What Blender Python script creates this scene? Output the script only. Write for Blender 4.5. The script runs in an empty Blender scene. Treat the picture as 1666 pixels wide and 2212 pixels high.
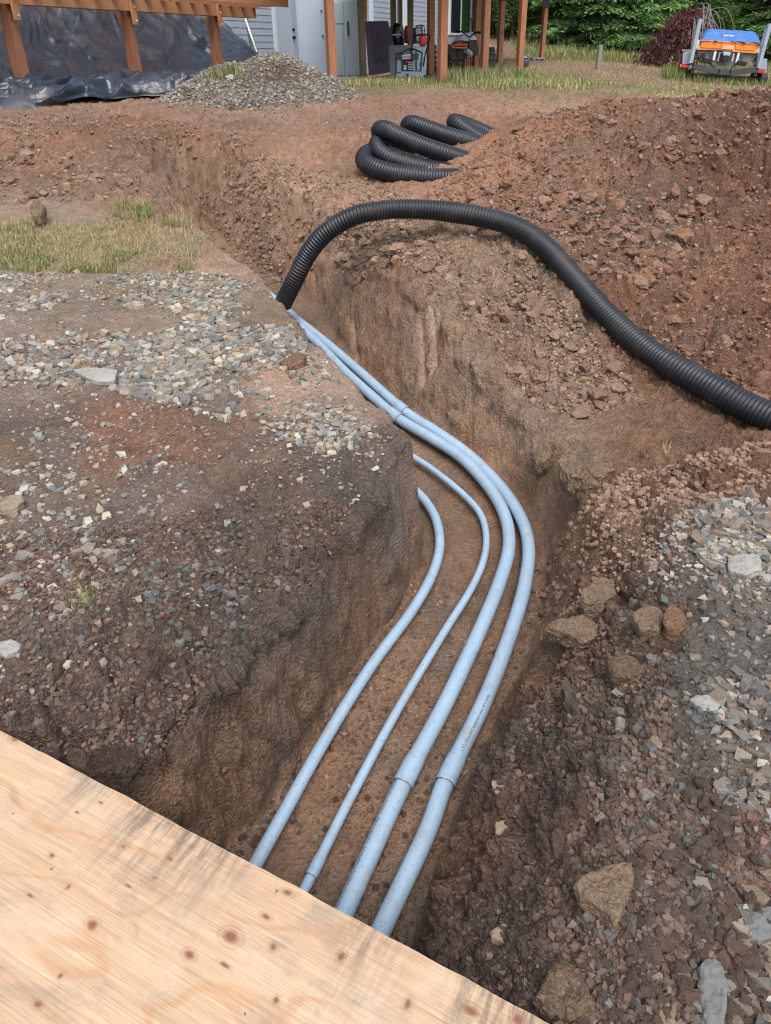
import bpy, bmesh, math, random
import numpy as np
from mathutils import Vector, Matrix, Euler

random.seed(7)
rng = np.random.default_rng(7)
sc = bpy.context.scene
COL = sc.collection

# ------------------------------------------------------------------ camera
TH, RO = math.radians(31.6), math.radians(1.4)
F, CX, CY, CH = 1600.0, 833.0, 1106.0, 1.65          # focal length and centre for a 1666 x 2212 sheet
_c, _s = math.cos(TH), math.sin(TH)
FW = np.array([0, _c, -_s]); _u0 = np.array([0, _s, _c]); _r0 = np.array([1.0, 0, 0])
RV = math.cos(RO) * _r0 - math.sin(RO) * _u0
UV = math.sin(RO) * _r0 + math.cos(RO) * _u0
CAM = np.array([0, 0, CH])
cam_data = bpy.data.cameras.new('camera')
cam = bpy.data.objects.new('camera', cam_data); COL.objects.link(cam)
cam.matrix_world = Matrix(((RV[0], UV[0], -FW[0], 0), (RV[1], UV[1], -FW[1], 0), (RV[2], UV[2], -FW[2], CH), (0, 0, 0, 1)))
cam_data.sensor_fit = 'VERTICAL'; cam_data.sensor_height = 24.0
cam_data.lens = 24.0 * F / 2212.0
cam_data.clip_start = 0.05; cam_data.clip_end = 600
sc.camera = cam

# ------------------------------------------------------------------ light: overcast day
world = bpy.data.worlds.new('World'); sc.world = world; world.use_nodes = True
wn = world.node_tree; wn.nodes.clear()
sky = wn.nodes.new('ShaderNodeTexSky'); sky.sky_type = 'NISHITA'; sky.sun_disc = False
SUN_EL, SUN_ROT = math.radians(60), math.radians(172)
sky.sun_elevation = SUN_EL; sky.sun_rotation = SUN_ROT; sky.air_density = 1.0; sky.dust_density = 3.0
bg = wn.nodes.new('ShaderNodeBackground'); bg.inputs['Strength'].default_value = 0.145
hs = wn.nodes.new('ShaderNodeHueSaturation'); hs.inputs['Saturation'].default_value = 0.6
wo = wn.nodes.new('ShaderNodeOutputWorld')
wn.links.new(sky.outputs[0], hs.inputs['Color']); wn.links.new(hs.outputs[0], bg.inputs['Color']); wn.links.new(bg.outputs[0], wo.inputs['Surface'])
sun_d = bpy.data.lights.new('sun', 'SUN'); sun_d.energy = 1.0; sun_d.angle = math.radians(35); sun_d.color = (1, 0.96, 0.9)
sun = bpy.data.objects.new('sun', sun_d); COL.objects.link(sun)
_d = Vector((math.sin(SUN_ROT) * math.cos(SUN_EL), math.cos(SUN_ROT) * math.cos(SUN_EL), math.sin(SUN_EL)))
sun.rotation_euler = _d.to_track_quat('Z', 'Y').to_euler()
sc.view_settings.view_transform = 'Standard'; sc.view_settings.look = 'None'
sc.view_settings.gamma = 1.0; sc.view_settings.use_curve_mapping = False
sc.view_settings.exposure = 1.2
sc.cycles.use_denoising = True; sc.cycles.filter_width = 1.15

# ------------------------------------------------------------------ geometry helpers
def ray(x, y):
    return FW + RV * (x - CX) / F - UV * (y - CY) / F
def at(x, y, D):
    r = ray(x, y); return CAM + r * D / r[1]
def onp(x, y, z0=0.0, m=0.107):
    r = ray(x, y); t = (z0 - CH) / (r[2] - m * r[1]); return CAM + r * t

def hash3(ix, iy, iz, seed):
    h = (ix.astype(np.uint32) * np.uint32(374761393) + iy.astype(np.uint32) * np.uint32(668265263)
         + iz.astype(np.uint32) * np.uint32(2147483647) + np.uint32(seed * 974711 & 0xffffffff))
    h = (h ^ (h >> np.uint32(13))) * np.uint32(1274126177)
    h ^= h >> np.uint32(16)
    h *= np.uint32(2246822519); h ^= h >> np.uint32(13)
    return (h & np.uint32(0xffffff)).astype(np.float32) / np.float32(16777215.0)
def vnoise(P, scale, seed=0):
    Q = P * scale; I = np.floor(Q).astype(np.int64); f = (Q - I).astype(np.float32); f = f * f * (3 - 2 * f)
    I = I.astype(np.int32); out = 0
    for dx in (0, 1):
        wx = f[:, 0] if dx else 1 - f[:, 0]
        for dy in (0, 1):
            wy = f[:, 1] if dy else 1 - f[:, 1]
            for dz in (0, 1):
                wz = f[:, 2] if dz else 1 - f[:, 2]
                out = out + wx * wy * wz * hash3(I[:, 0] + dx, I[:, 1] + dy, I[:, 2] + dz, seed)
    return out * 2 - 1
def fbm(P, scale, octv, seed=0, gain=0.5, lac=2.07):
    a, o = 1.0, 0
    for k in range(octv):
        o = o + a * vnoise(P, scale * lac ** k, seed + k * 17); a *= gain
    return o
def billow(P, scale, octv, seed=0, gain=0.5):
    a, o = 1.0, 0
    for k in range(octv):
        o = o + a * (np.abs(vnoise(P, scale * 2.1 ** k, seed + k * 31)) * 2 - 0.6); a *= gain
    return o
def worley2(P, scale, seed=0):
    """F1, F2 and the cell's own random value, on the xy plane jittered by z."""
    Q = P[:, :2] * scale + 0.35 * scale * P[:, 2:3]
    I = np.floor(Q).astype(np.int32); n = len(Q)
    f1 = np.full(n, 9.0, np.float32); f2 = f1.copy(); idv = np.zeros(n, np.float32); z = np.zeros(n, np.int32)
    for dx in (-1, 0, 1):
        for dy in (-1, 0, 1):
            cx, cy = I[:, 0] + dx, I[:, 1] + dy
            jx = hash3(cx, cy, z, seed); jy = hash3(cx, cy, z, seed + 5)
            d = np.hypot(cx + jx - Q[:, 0], cy + jy - Q[:, 1]).astype(np.float32)
            near = d < f1
            f2 = np.where(near, f1, np.minimum(f2, d)); idv = np.where(near, hash3(cx, cy, z, seed + 9), idv)
            f1 = np.where(near, d, f1)
    return f1, f2, idv

def mesh_np(name, V, Fc, attrs=None, smooth=False):
    """V (n,3), Fc (m,3) or (m,4) -> Mesh, with optional per-vertex colour attributes."""
    me = bpy.data.meshes.new(name); V = np.asarray(V, np.float32); Fc = np.asarray(Fc, np.int32)
    k = Fc.shape[1]; m = len(Fc)
    me.vertices.add(len(V)); me.vertices.foreach_set('co', V.ravel())
    me.loops.add(m * k); me.loops.foreach_set('vertex_index', Fc.ravel())
    me.polygons.add(m); me.polygons.foreach_set('loop_start', np.arange(0, m * k, k, dtype=np.int32))
    me.polygons.foreach_set('use_smooth', np.full(m, bool(smooth)))
    for an, A in (attrs or {}).items():
        at_ = me.attributes.new(an, 'FLOAT_COLOR', 'POINT')
        A4 = np.ones((len(V), 4), np.float32); A4[:, :3] = A
        at_.data.foreach_set('color', A4.ravel())
    me.update(calc_edges=True)
    return me
def link(name, me, mat=None, parent=None):
    o = bpy.data.objects.new(name, me); COL.objects.link(o)
    if mat is not None and not me.materials: me.materials.append(mat)
    if parent is not None: o.parent = parent
    return o
def tag(o, label=None, cat=None, group=None, kind=None):
    if label: o['label'] = label
    if cat: o['category'] = cat
    if group: o['group'] = group
    if kind: o['kind'] = kind
    return o

# ------------------------------------------------------------------ terrain: upper surface from control points
def PL(x, y, dz=0.0, m=0.107):
    p = onp(x, y, dz, m); return p
ctl = []
def cp(x, y, dz=0.0): ctl.append(onp(x, y, dz))                 # on the sloping site plane, dz above it
def cd(x, y, D, dz=0.0):                                        # seen at x, y and D metres ahead
    p = at(x, y, D); p[2] += dz; ctl.append(p)
for p in [(0, 590), (250, 590), (480, 600), (-300, 700), (0, 800), (300, 800), (580, 740), (-300, 1000), (0, 1000), (300, 1000), (600, 950),
          (780, 930), (0, 1250), (280, 1200), (600, 1080), (0, 1450), (-300, 1400), (880, 1010), (300, 520), (0, 480), (440, 500), (400, 545), (-400, 500)]: cp(*p)
for p in [(850, 1100, 2.45), (780, 1173, 2.2), (722, 1330, 1.97), (600, 1453, 1.66), (500, 1578, 1.45), (440, 1653, 1.34), (350, 1740, 1.22)]: cd(*p)
cp(100, 1720, -.10); cp(-150, 1680, -.08); cp(1120, 2330, -.08); cp(1000, 2360, -.1); cp(450, 1320, -.03); cp(560, 1250, -.03); cp(250, 1500, -.02); cp(100, 1560, -.01)
for p in [(1100, 1500, 1.73), (1000, 1700, 1.45), (900, 1930, 1.2), (1200, 1330, 2.05)]: cd(*p)
for p in [(1420, 1300, -.03), (1600, 1250, 0), (1400, 1600, -.03), (1600, 1700, 0), (1300, 1900, -.03), (1600, 2100, 0), (1230, 2150, -.03), (1900, 1500, 0), (1900, 2100, 0),
          (1260, 1130, -.16), (1360, 1110, -.17), (1500, 1030, -.12), (1660, 985, -.06), (1460, 1110, .02), (1560, 1090, .02), (1330, 1210, -.10), (1850, 1100, 0)]: cp(*p)
# hose resting on the bank and heap toe
for p in [(1160, 515, 4.8), (1230, 585, 4.55), (1300, 665, 4.25), (1380, 740, 3.95), (1450, 785, 3.75), (1540, 830, 3.55), (1640, 885, 3.35)]: cd(*p, -.075)
for p in [(1100, 700, 4.3), (1000, 600, 4.75), (900, 560, 4.95), (800, 540, 5.2), (720, 480, 5.8), (1150, 850, 3.75), (1260, 900, 3.5), (1200, 750, 4.0), (1380, 900, 3.45)]: cd(*p)
for p in [(700, 420), (600, 400), (540, 360), (860, 405), (800, 300), (1000, 300), (1150, 260), (930, 250), (800, 230), (600, 260)]: cp(*p)
for p in [(380, 285, .08), (300, 275, .12), (480, 295, .06), (200, 280, .12), (60, 290, .14), (-200, 290, .14), (250, 350, .06), (100, 370, .06), (60, 430, 0), (250, 425, 0), (-200, 430, 0)]: cp(*p)
for p in [(0, 235), (-300, 235), (200, 225), (400, 215)]: cp(*p)
# spoil heap on the right: crest and front
for p in [(1240, 250, 6.9), (1330, 242, 6.8), (1450, 236, 6.7), (1560, 244, 6.6), (1660, 232, 6.3), (1850, 200, 6.2), (1170, 335, 6.3), (1085, 395, 5.95), (1300, 400, 5.75), (1450, 420, 5.5), (1600, 400, 5.5), (1300, 510, 5.05),
          (1450, 600, 4.6), (1600, 620, 4.4), (1800, 500, 4.8), (1400, 700, 4.15), (1600, 780, 3.8), (1900, 780, 3.7), (990, 422, 6.0)]: cd(*p)
# far pad, field
far = [(-8, 13.5, 1.35), (-6, 16, 1.3), (-1, 15, 1.26), (1, 15.3, 1.23), (2.1, 18.5, 1.26), (3.1, 20, 1.32), (-.5, 20.4, 1.17), (-3, 20, 1.1), (-2, 25, 1.02), (0, 28, 1.05), (-6, 24, 1.1), (-12, 22, 1.3),
       (2, 12.2, 1.22), (-2, 12.6, 1.25), (5, 12, 1.1), (6.3, 9.6, .98), (4, 9.2, .98), (9, 11, .85), (5.5, 28, 1.4), (-14, 12, 1.4), (-12, 5, .5), (9, 4, .4), (10, 7, .7), (-10, 0, 0), (10, 0, 0), (0, -3, -.25), (-8, -3, -.3), (8, -3, -.3)]
for p in far: ctl.append(np.array(p, float))
for p in [(1250, 225, 10.2), (1420, 230, 10.2), (1600, 205, 14), (1480, 195, 17), (1570, 180, 21), (1700, 183, 21), (1300, 160, 20), (1450, 152, 25), (1500, 133, 35), (1300, 105, 38), (1080, 80, 40), (1160, 92, 38), (1110, 132, 24), (1650, 150, 32), (1000, 90, 45)]: cd(*p)
for p in [(-30, 40, 1.5), (40, 40, .6), (0, 70, 3), (-40, 0, 0), (40, 0, 0), (0, 120, 3.5), (60, 90, 2)]: ctl.append(np.array(p, float))
ctl = np.array(ctl)
def _tps(r2): return np.where(r2 > 1e-9, r2 * np.log(np.maximum(r2, 1e-9)), 0)
def fit(C):
    n = len(C); X = C[:, :2]
    K = _tps(((X[:, None] - X[None]) ** 2).sum(-1)) + np.eye(n) * 0.003
    A = np.zeros((n + 3, n + 3)); A[:n, :n] = K; A[:n, n] = 1; A[:n, n + 1:] = X; A[n, :n] = 1; A[n + 1:, :n] = X.T
    b = np.zeros(n + 3); b[:n] = C[:, 2] - .0 * X[:, 1]
    return np.linalg.solve(A, b)
W = fit(ctl)
def upper(x, y):
    x = np.asarray(x, float); y = np.asarray(y, float); out = W[-3] + W[-2] * x + W[-1] * y
    for i in range(len(ctl)):
        out = out + W[i] * _tps((x - ctl[i, 0]) ** 2 + (y - ctl[i, 1]) ** 2)
    return out
# trench floor outline (world xy), left side and right side
FZ = -0.63
flL = [onp(*p, FZ)[:2] for p in [(500, 1830), (620, 1690), (700, 1560), (800, 1400), (870, 1290), (905, 1230)]]
flL = [flL[0] + (flL[0] - flL[2]) * 3.0] + flL
_lip = [onp(x, y, 0)[:2] for x, y in [(870, 960), (800, 880), (740, 800), (650, 720), (610, 670), (540, 590), (470, 540), (420, 480)]]
flL += [np.array([.185, 2.79])] + [p + np.array([.085, .05]) for p in _lip]
flR = [onp(*p, FZ)[:2] for p in [(888, 2060), (935, 1890), (1006, 1700), (1102, 1500), (1166, 1350), (1182, 1230), (1178, 1150), (1140, 1080), (1070, 1010), (970, 940), (890, 885), (780, 795), (700, 695), (640, 625), (560, 575), (480, 515), (430, 465)]]
flR = [flR[0] + (flR[0] - flR[2]) * 3.0] + flR
flL, flR = np.array(flL), np.array(flR)
poly = np.vstack([flL, flR[::-1]])
def seg_dist(x, y, pts):
    d = np.full(np.shape(x), 1e9)
    for a, b in zip(pts[:-1], pts[1:]):
        ab = b - a; L = ab @ ab
        t = np.clip(((x - a[0]) * ab[0] + (y - a[1]) * ab[1]) / L, 0, 1)
        d = np.minimum(d, np.hypot(x - a[0] - t * ab[0], y - a[1] - t * ab[1]))
    return d
def inside(x, y, P):
    c = np.zeros(np.shape(x), bool)
    for a, b in zip(P, np.roll(P, -1, 0)):
        if a[1] == b[1]: continue
        cond = ((a[1] > y) != (b[1] > y)) & (x < (b[0] - a[0]) * (y - a[1]) / (b[1] - a[1]) + a[0])
        c ^= cond
    return c
def smin(a, b, k):
    h = np.clip(.5 + .5 * (b - a) / k, 0, 1); return b * (1 - h) + a * h - k * h * (1 - h)
def terrain(x, y):
    """Large shape of the ground; returns z, and wall weight (0 top, 1 trench)."""
    U = upper(x, y)
    # small cone of wobble so that the lips are not ruled lines
    P = np.stack([x, y, np.zeros_like(x)], 1)
    wob = (vnoise(P, 2.3, 3) * .035 + vnoise(P, 6.0, 4) * .018 + vnoise(P, 14, 5) * .008)
    dL, dR = seg_dist(x, y, flL), seg_dist(x, y, flR)
    dE = seg_dist(x, y, np.array([flL[-1], flR[-1]]))
    ins = inside(x, y, poly)
    near = np.clip((y - 2.6) / 1.2, 0, 1)
    kR = 2.6 * (1 - near) + 1.9 * near
    kE = 1.5
    dmin = np.minimum(dL, np.minimum(dR, dE))
    left = (dL <= dR)
    fl = np.clip((y - 4.8) / 1.5, 0, 1)
    g = np.where(left, dL * (10 * (1 - fl) + 4.5 * fl), dR * kR)
    g = np.where((dE < dL) & (dE < dR), dE * kE, g)
    # blend toward the end wall
    w = wob * np.where(left, 3.0 * (1 - fl) + 1.8 * fl, 1.8)
    g = np.where(ins, -0.0, np.maximum(g + w * np.clip(dmin / .05, 0, 1), 0))
    floor = FZ + .107 * y - .02 + np.where(ins, 0.02 * np.exp(-(dmin / .06) ** 2), .02) + vnoise(P, 3, 8) * .008
    T = floor + g
    kk = np.where(left, .03, .10)
    z = smin(T, U, kk)
    wall = np.clip((U - z) / .12, 0, 1)
    return z, wall, ins

# ------------------------------------------------------------------ materials
def new_mat(name):
    m = bpy.data.materials.new(name); m.use_nodes = True
    return m, m.node_tree, m.node_tree.nodes['Principled BSDF']
class NT:
    """Tiny node-tree builder."""
    def __init__(s, nt): s.nt = nt
    def n(s, t, **kw):
        o = s.nt.nodes.new(t)
        for k, v in kw.items():
            if hasattr(o, k): setattr(o, k, v)
            else: s.set(o, k, v)
        return o
    def set(s, o, k, v):
        sk = o.inputs[k.replace('_', ' ')] if isinstance(k, str) else o.inputs[k]
        if isinstance(v, bpy.types.NodeSocket): s.nt.links.new(v, sk)
        else: sk.default_value = v
    def l(s, a, b): s.nt.links.new(a, b)
    def coord(s, kind='Object'): return s.n('ShaderNodeTexCoord').outputs[kind]
    def noise(s, vec, scale, detail=4, rough=.6, out='Fac', dist=0.0):
        o = s.n('ShaderNodeTexNoise'); o.inputs['Scale'].default_value = scale; o.inputs['Detail'].default_value = detail
        o.inputs['Roughness'].default_value = rough; o.inputs['Distortion'].default_value = dist
        s.l(vec, o.inputs['Vector']); return o.outputs[out]
    def voro(s, vec, scale, out='Distance', feature='F1', rnd=1.0):
        o = s.n('ShaderNodeTexVoronoi'); o.feature = feature; o.inputs['Scale'].default_value = scale
        o.inputs['Randomness'].default_value = rnd; s.l(vec, o.inputs['Vector']); return o.outputs[out]
    def math(s, op, a, b=0.0, clamp=False):
        o = s.n('ShaderNodeMath'); o.operation = op; o.use_clamp = clamp
        for i, v in enumerate((a, b)):
            if isinstance(v, bpy.types.NodeSocket): s.l(v, o.inputs[i])
            else: o.inputs[i].default_value = v
        return o.outputs[0]
    def ramp(s, f, stops, interp='LINEAR'):
        o = s.n('ShaderNodeValToRGB'); s.l(f, o.inputs[0]); e = o.color_ramp.elements; o.color_ramp.interpolation = interp
        while len(e) < len(stops): e.new(0.5)
        for el, (p, c) in zip(e, stops):
            el.position = p; el.color = (c, c, c, 1) if not hasattr(c, '__len__') else (*c[:3], 1)
        return o.outputs[0]
    def mix(s, f, a, b, mode='MIX'):
        o = s.n('ShaderNodeMix'); o.data_type = 'RGBA'; o.blend_type = mode
        for sk, v in ((o.inputs[0], f), (o.inputs[6], a), (o.inputs[7], b)):
            if isinstance(v, bpy.types.NodeSocket): s.l(v, sk)
            elif sk.type == 'RGBA': sk.default_value = (*v[:3], 1)
            else: sk.default_value = v
        return o.outputs[2]
    def map(s, vec, scale=(1, 1, 1), rot=(0, 0, 0), loc=(0, 0, 0)):
        o = s.n('ShaderNodeMapping'); s.l(vec, o.inputs[0]); o.inputs['Scale'].default_value = scale
        o.inputs['Rotation'].default_value = rot; o.inputs['Location'].default_value = loc; return o.outputs[0]
    def bump(s, h, strength=1.0, dist=.01, normal=None):
        o = s.n('ShaderNodeBump'); o.inputs['Strength'].default_value = strength; o.inputs['Distance'].default_value = dist
        s.l(h, o.inputs['Height'])
        if normal is not None: s.l(normal, o.inputs['Normal'])
        return o.outputs[0]
    def attr(s, name):
        o = s.n('ShaderNodeAttribute'); o.attribute_name = name; return o.outputs['Color']
def simple(name, col, rough=.6, metal=0.0, var=.12, nscale=8, bump=0.0, bscale=60, coord='Object', spec=.5):
    m, nt, b = new_mat(name); k = NT(nt); co = k.coord(coord)
    n = k.noise(co, nscale, 5, .65)
    f = k.ramp(n, [(.25, 1 - var * 2), (.75, 1 + var)])
    k.l(k.mix(1.0, col, f, 'MULTIPLY'), b.inputs['Base Color'])
    b.inputs['Roughness'].default_value = rough; b.inputs['Metallic'].default_value = metal
    b.inputs['Specular IOR Level'].default_value = spec
    if bump: k.l(k.bump(k.noise(co, bscale, 4, .6), .6, bump), b.inputs['Normal'])
    return m

def soil_material(name='soil', col=None):
    m, nt, b = new_mat(name); k = NT(nt); co = k.coord()
    if col is None: A = k.attr('soil')
    else:
        rg_ = k.n('ShaderNodeRGB'); rg_.outputs[0].default_value = (*col, 1); A = rg_.outputs[0]
    n1 = k.noise(co, 9, 6, .7); n2 = k.noise(co, 55, 5, .75); n3 = k.noise(co, 260, 3, .7)
    c = k.mix(1.0, A, k.ramp(n1, [(.3, .72), (.7, 1.25)]), 'MULTIPLY')
    c = k.mix(1.0, c, k.ramp(n2, [(.3, .66), (.7, 1.34)]), 'MULTIPLY')
    # small pale and rust crumbs
    v = k.voro(co, 120, 'Color'); sep = k.n('ShaderNodeSeparateColor'); k.l(v, sep.inputs[0])
    d = k.voro(co, 120)
    crumb = k.math('MULTIPLY', k.ramp(sep.outputs[0], [(.80, 0), (.84, 1)]), k.ramp(d, [(.32, 1), (.45, 0)]))
    cr = k.mix(sep.outputs[1], (.24, .21, .18), (.22, .14, .09))
    c = k.mix(k.math('MULTIPLY', crumb, .6), c, cr)
    k.l(c, b.inputs['Base Color']); b.inputs['Roughness'].default_value = .95; b.inputs['Specular IOR Level'].default_value = .2
    if col is None: R = k.attr('rough')
    else: R = k.n('ShaderNodeRGB').outputs[0]; R.default_value = (.55, .55, .55, 1)
    rs = k.n('ShaderNodeSeparateColor'); k.l(R, rs.inputs[0])
    dd = k.voro(co, 85); dd2 = k.voro(co, 210)
    h = k.math('ADD', k.math('MULTIPLY', n2, 1.3), k.math('MULTIPLY', n3, .45))
    h = k.math('SUBTRACT', h, k.math('MULTIPLY', dd, .9)); h = k.math('SUBTRACT', h, k.math('MULTIPLY', dd2, .35))
    h = k.math('MULTIPLY', h, k.math('ADD', k.math('MULTIPLY', rs.outputs[0], .85), .15))
    k.l(k.bump(h, 1.0, .019), b.inputs['Normal'])
    return m
M_SOIL = soil_material()

# ------------------------------------------------------------------ soil zones: albedo and roughness of the surface at places on the ground
def lin(r, g, b): return tuple(((c / 255) / 12.92 if c / 255 <= .04045 else ((c / 255 + .055) / 1.055) ** 2.4) for c in (r, g, b))
ZN = [  # place, colour of the soil there (sRGB), lumpiness in metres, wall smear
    ((100, 470), (150, 128, 108), .004), ((350, 480), (146, 120, 102), .005), ((200, 560), (140, 122, 98), .004), ((450, 560), (140, 116, 98), .006),
    ((100, 660), (120, 100, 86), .005), ((400, 660), (124, 103, 88), .005), ((600, 660), (118, 96, 80), .008), ((100, 800), (118, 98, 86), .005), ((400, 800), (116, 100, 88), .005),
    ((640, 830), (146, 118, 100), .004), ((750, 880), (132, 108, 92), .006), ((250, 960), (120, 78, 56), .007), ((120, 960), (104, 86, 74), .006), ((350, 950), (124, 80, 58), .008),
    ((520, 960), (112, 84, 70), .008), ((700, 960), (100, 82, 72), .010), ((820, 980), (102, 84, 74), .012),
    ((100, 1080), (98, 84, 76), .005), ((350, 1070), (96, 82, 76), .006), ((600, 1080), (104, 78, 64), .014), ((800, 1070), (84, 68, 60), .018),
    ((80, 1250), (112, 82, 66), .009), ((300, 1230), (96, 76, 66), .012), ((500, 1200), (86, 72, 64), .018), ((700, 1180), (88, 70, 60), .022),
    ((60, 1380), (100, 82, 70), .010), ((250, 1400), (88, 72, 64), .016), ((450, 1380), (86, 70, 62), .024), ((620, 1330), (88, 72, 64), .024),
    ((100, 1500), (90, 72, 64), .022), ((300, 1520), (84, 68, 61), .020), ((450, 1550), (90, 74, 66), .024), ((250, 1650), (76, 62, 55), .02),
    ((100, 350), (138, 104, 84), .014), ((300, 310), (136, 100, 80), .016), ((450, 320), (136, 104, 84), .020), ((500, 280), (140, 110, 92), .008), ((250, 400), (134, 104, 84), .018),
    ((100, 270), (142, 112, 94), .005), ((600, 240), (146, 116, 98), .004), ((900, 230), (146, 112, 94), .004), ((700, 320), (150, 114, 90), .006), ((1000, 270), (142, 108, 88), .004),
    ((550, 400), (150, 120, 100), .020), ((700, 400), (146, 118, 98), .016), ((620, 470), (144, 112, 92), .022), ((800, 480), (140, 116, 96), .018), ((880, 560), (134, 108, 90), .016),
    ((1000, 600), (136, 112, 94), .022), ((1100, 650), (126, 100, 82), .026), ((1000, 700), (130, 102, 84), .018), ((1150, 750), (124, 96, 78), .016), ((1200, 850), (128, 102, 84), .008), ((1050, 800), (128, 100, 82), .014),
    ((1200, 320), (132, 88, 66), .020), ((1400, 300), (122, 82, 64), .022), ((1600, 300), (118, 76, 58), .026), ((1100, 380), (146, 98, 70), .012), ((1000, 410), (150, 102, 74), .010),
    ((1250, 450), (126, 90, 72), .026), ((1400, 500), (112, 84, 72), .03), ((1600, 500), (112, 74, 58), .026), ((1450, 620), (114, 76, 58), .022), ((1600, 650), (112, 74, 58), .024), ((1640, 780), (114, 78, 60), .016),
    ((1400, 850), (120, 86, 66), .012), ((1600, 950), (118, 80, 60), .018), ((1300, 940), (120, 88, 68), .014), ((1500, 1000), (112, 78, 62), .02), ((1350, 1000), (116, 86, 68), .016),
    ((1250, 1100), (116, 88, 72), .010), ((1400, 1090), (112, 86, 72), .014), ((1300, 1180), (108, 82, 68), .018), ((1600, 1060), (112, 80, 64), .014),
    ((1500, 1200), (92, 82, 76), .010), ((1620, 1200), (110, 104, 96), .008), ((1250, 1300), (104, 80, 66), .02), ((1400, 1350), (98, 78, 66), .018), ((1580, 1400), (92, 86, 80), .006),
    ((1180, 1480), (84, 68, 60), .020), ((1350, 1500), (92, 74, 64), .022), ((1580, 1600), (86, 78, 72), .007), ((1080, 1700), (88, 68, 58), .018), ((1250, 1700), (80, 66, 58), .02), ((1450, 1700), (84, 74, 68), .010),
    ((1000, 1950), (84, 66, 56), .016), ((1200, 1950), (76, 62, 54), .016), ((1450, 1900), (80, 68, 62), .010), ((1620, 1850), (104, 76, 62), .012), ((1150, 2150), (72, 60, 53), .016), ((1400, 2150), (78, 66, 58), .012), ((1620, 2100), (92, 74, 62), .012),
    ((1350, 225), (148, 118, 98), .006), ((1250, 200), (140, 116, 90), .006), ((1500, 210), (158, 140, 98), .006), ((1500, 165), (120, 118, 66), .008), ((1300, 150), (110, 112, 62), .008), ((1100, 175), (130, 116, 84), .006), ((1650, 180), (140, 124, 80), .006), ((800, 170), (120, 110, 78), .005), ((1100, 130), (90, 100, 52), .01)]
def _feat(x, y): yy = np.maximum(y, -.6) + 1.6; return np.stack([x / yy * 6.0, np.log(yy) * 4.5], -1)
_zp = np.array([onp(*z[0])[:2] for z in ZN]); _zf = _feat(_zp[:, 0], _zp[:, 1])
_zc = np.array([lin(*z[1]) for z in ZN]); _zc = (_zc * .84 + _zc.mean(1, keepdims=True) * np.array([.17, .16, .135])) * np.array([1.04, 1.0, .96])
_px = np.array([z[0] for z in ZN], float)
_gz = ((_px[:, 0] < 860) & (_px[:, 1] > 600) & (_px[:, 1] < 1460)) | ((_px[:, 0] > 1330) & (_px[:, 1] > 1150))     # gravelly fill is greyer and paler than the subsoil
_zc[_gz] = (_zc[_gz] * .72 + _zc[_gz].mean(1, keepdims=True) * np.array([.32, .29, .245])) * 1.2
_rz = (_px[:, 0] > 900) & (_px[:, 1] > 1400); _zc[_rz] *= 1.3
_hz = (_px[:, 0] > 950) & (_px[:, 1] < 1100) & (_px[:, 1] > 290)
_zc[_hz] = _zc[_hz] * .84 + _zc[_hz].mean(1, keepdims=True) * np.array([.18, .165, .14])
_zc[_hz] *= np.array([1.12, 1.16, 1.14]); _za = np.array([z[2] for z in ZN])
def zones(x, y):
    Fq = _feat(x, y).astype(np.float32); num = np.zeros((len(x), 4), np.float32); den = np.zeros(len(x), np.float32)
    for f, c, a in zip(_zf.astype(np.float32), _zc, _za):
        w = 1.0 / (((Fq - f) ** 2).sum(1) + .02) ** 2.4
        num += w[:, None] * np.array([*c, a], np.float32); den += w
    num /= den[:, None]
    return num[:, :3], num[:, 3]
SOIL_GAIN = 1.12
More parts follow.
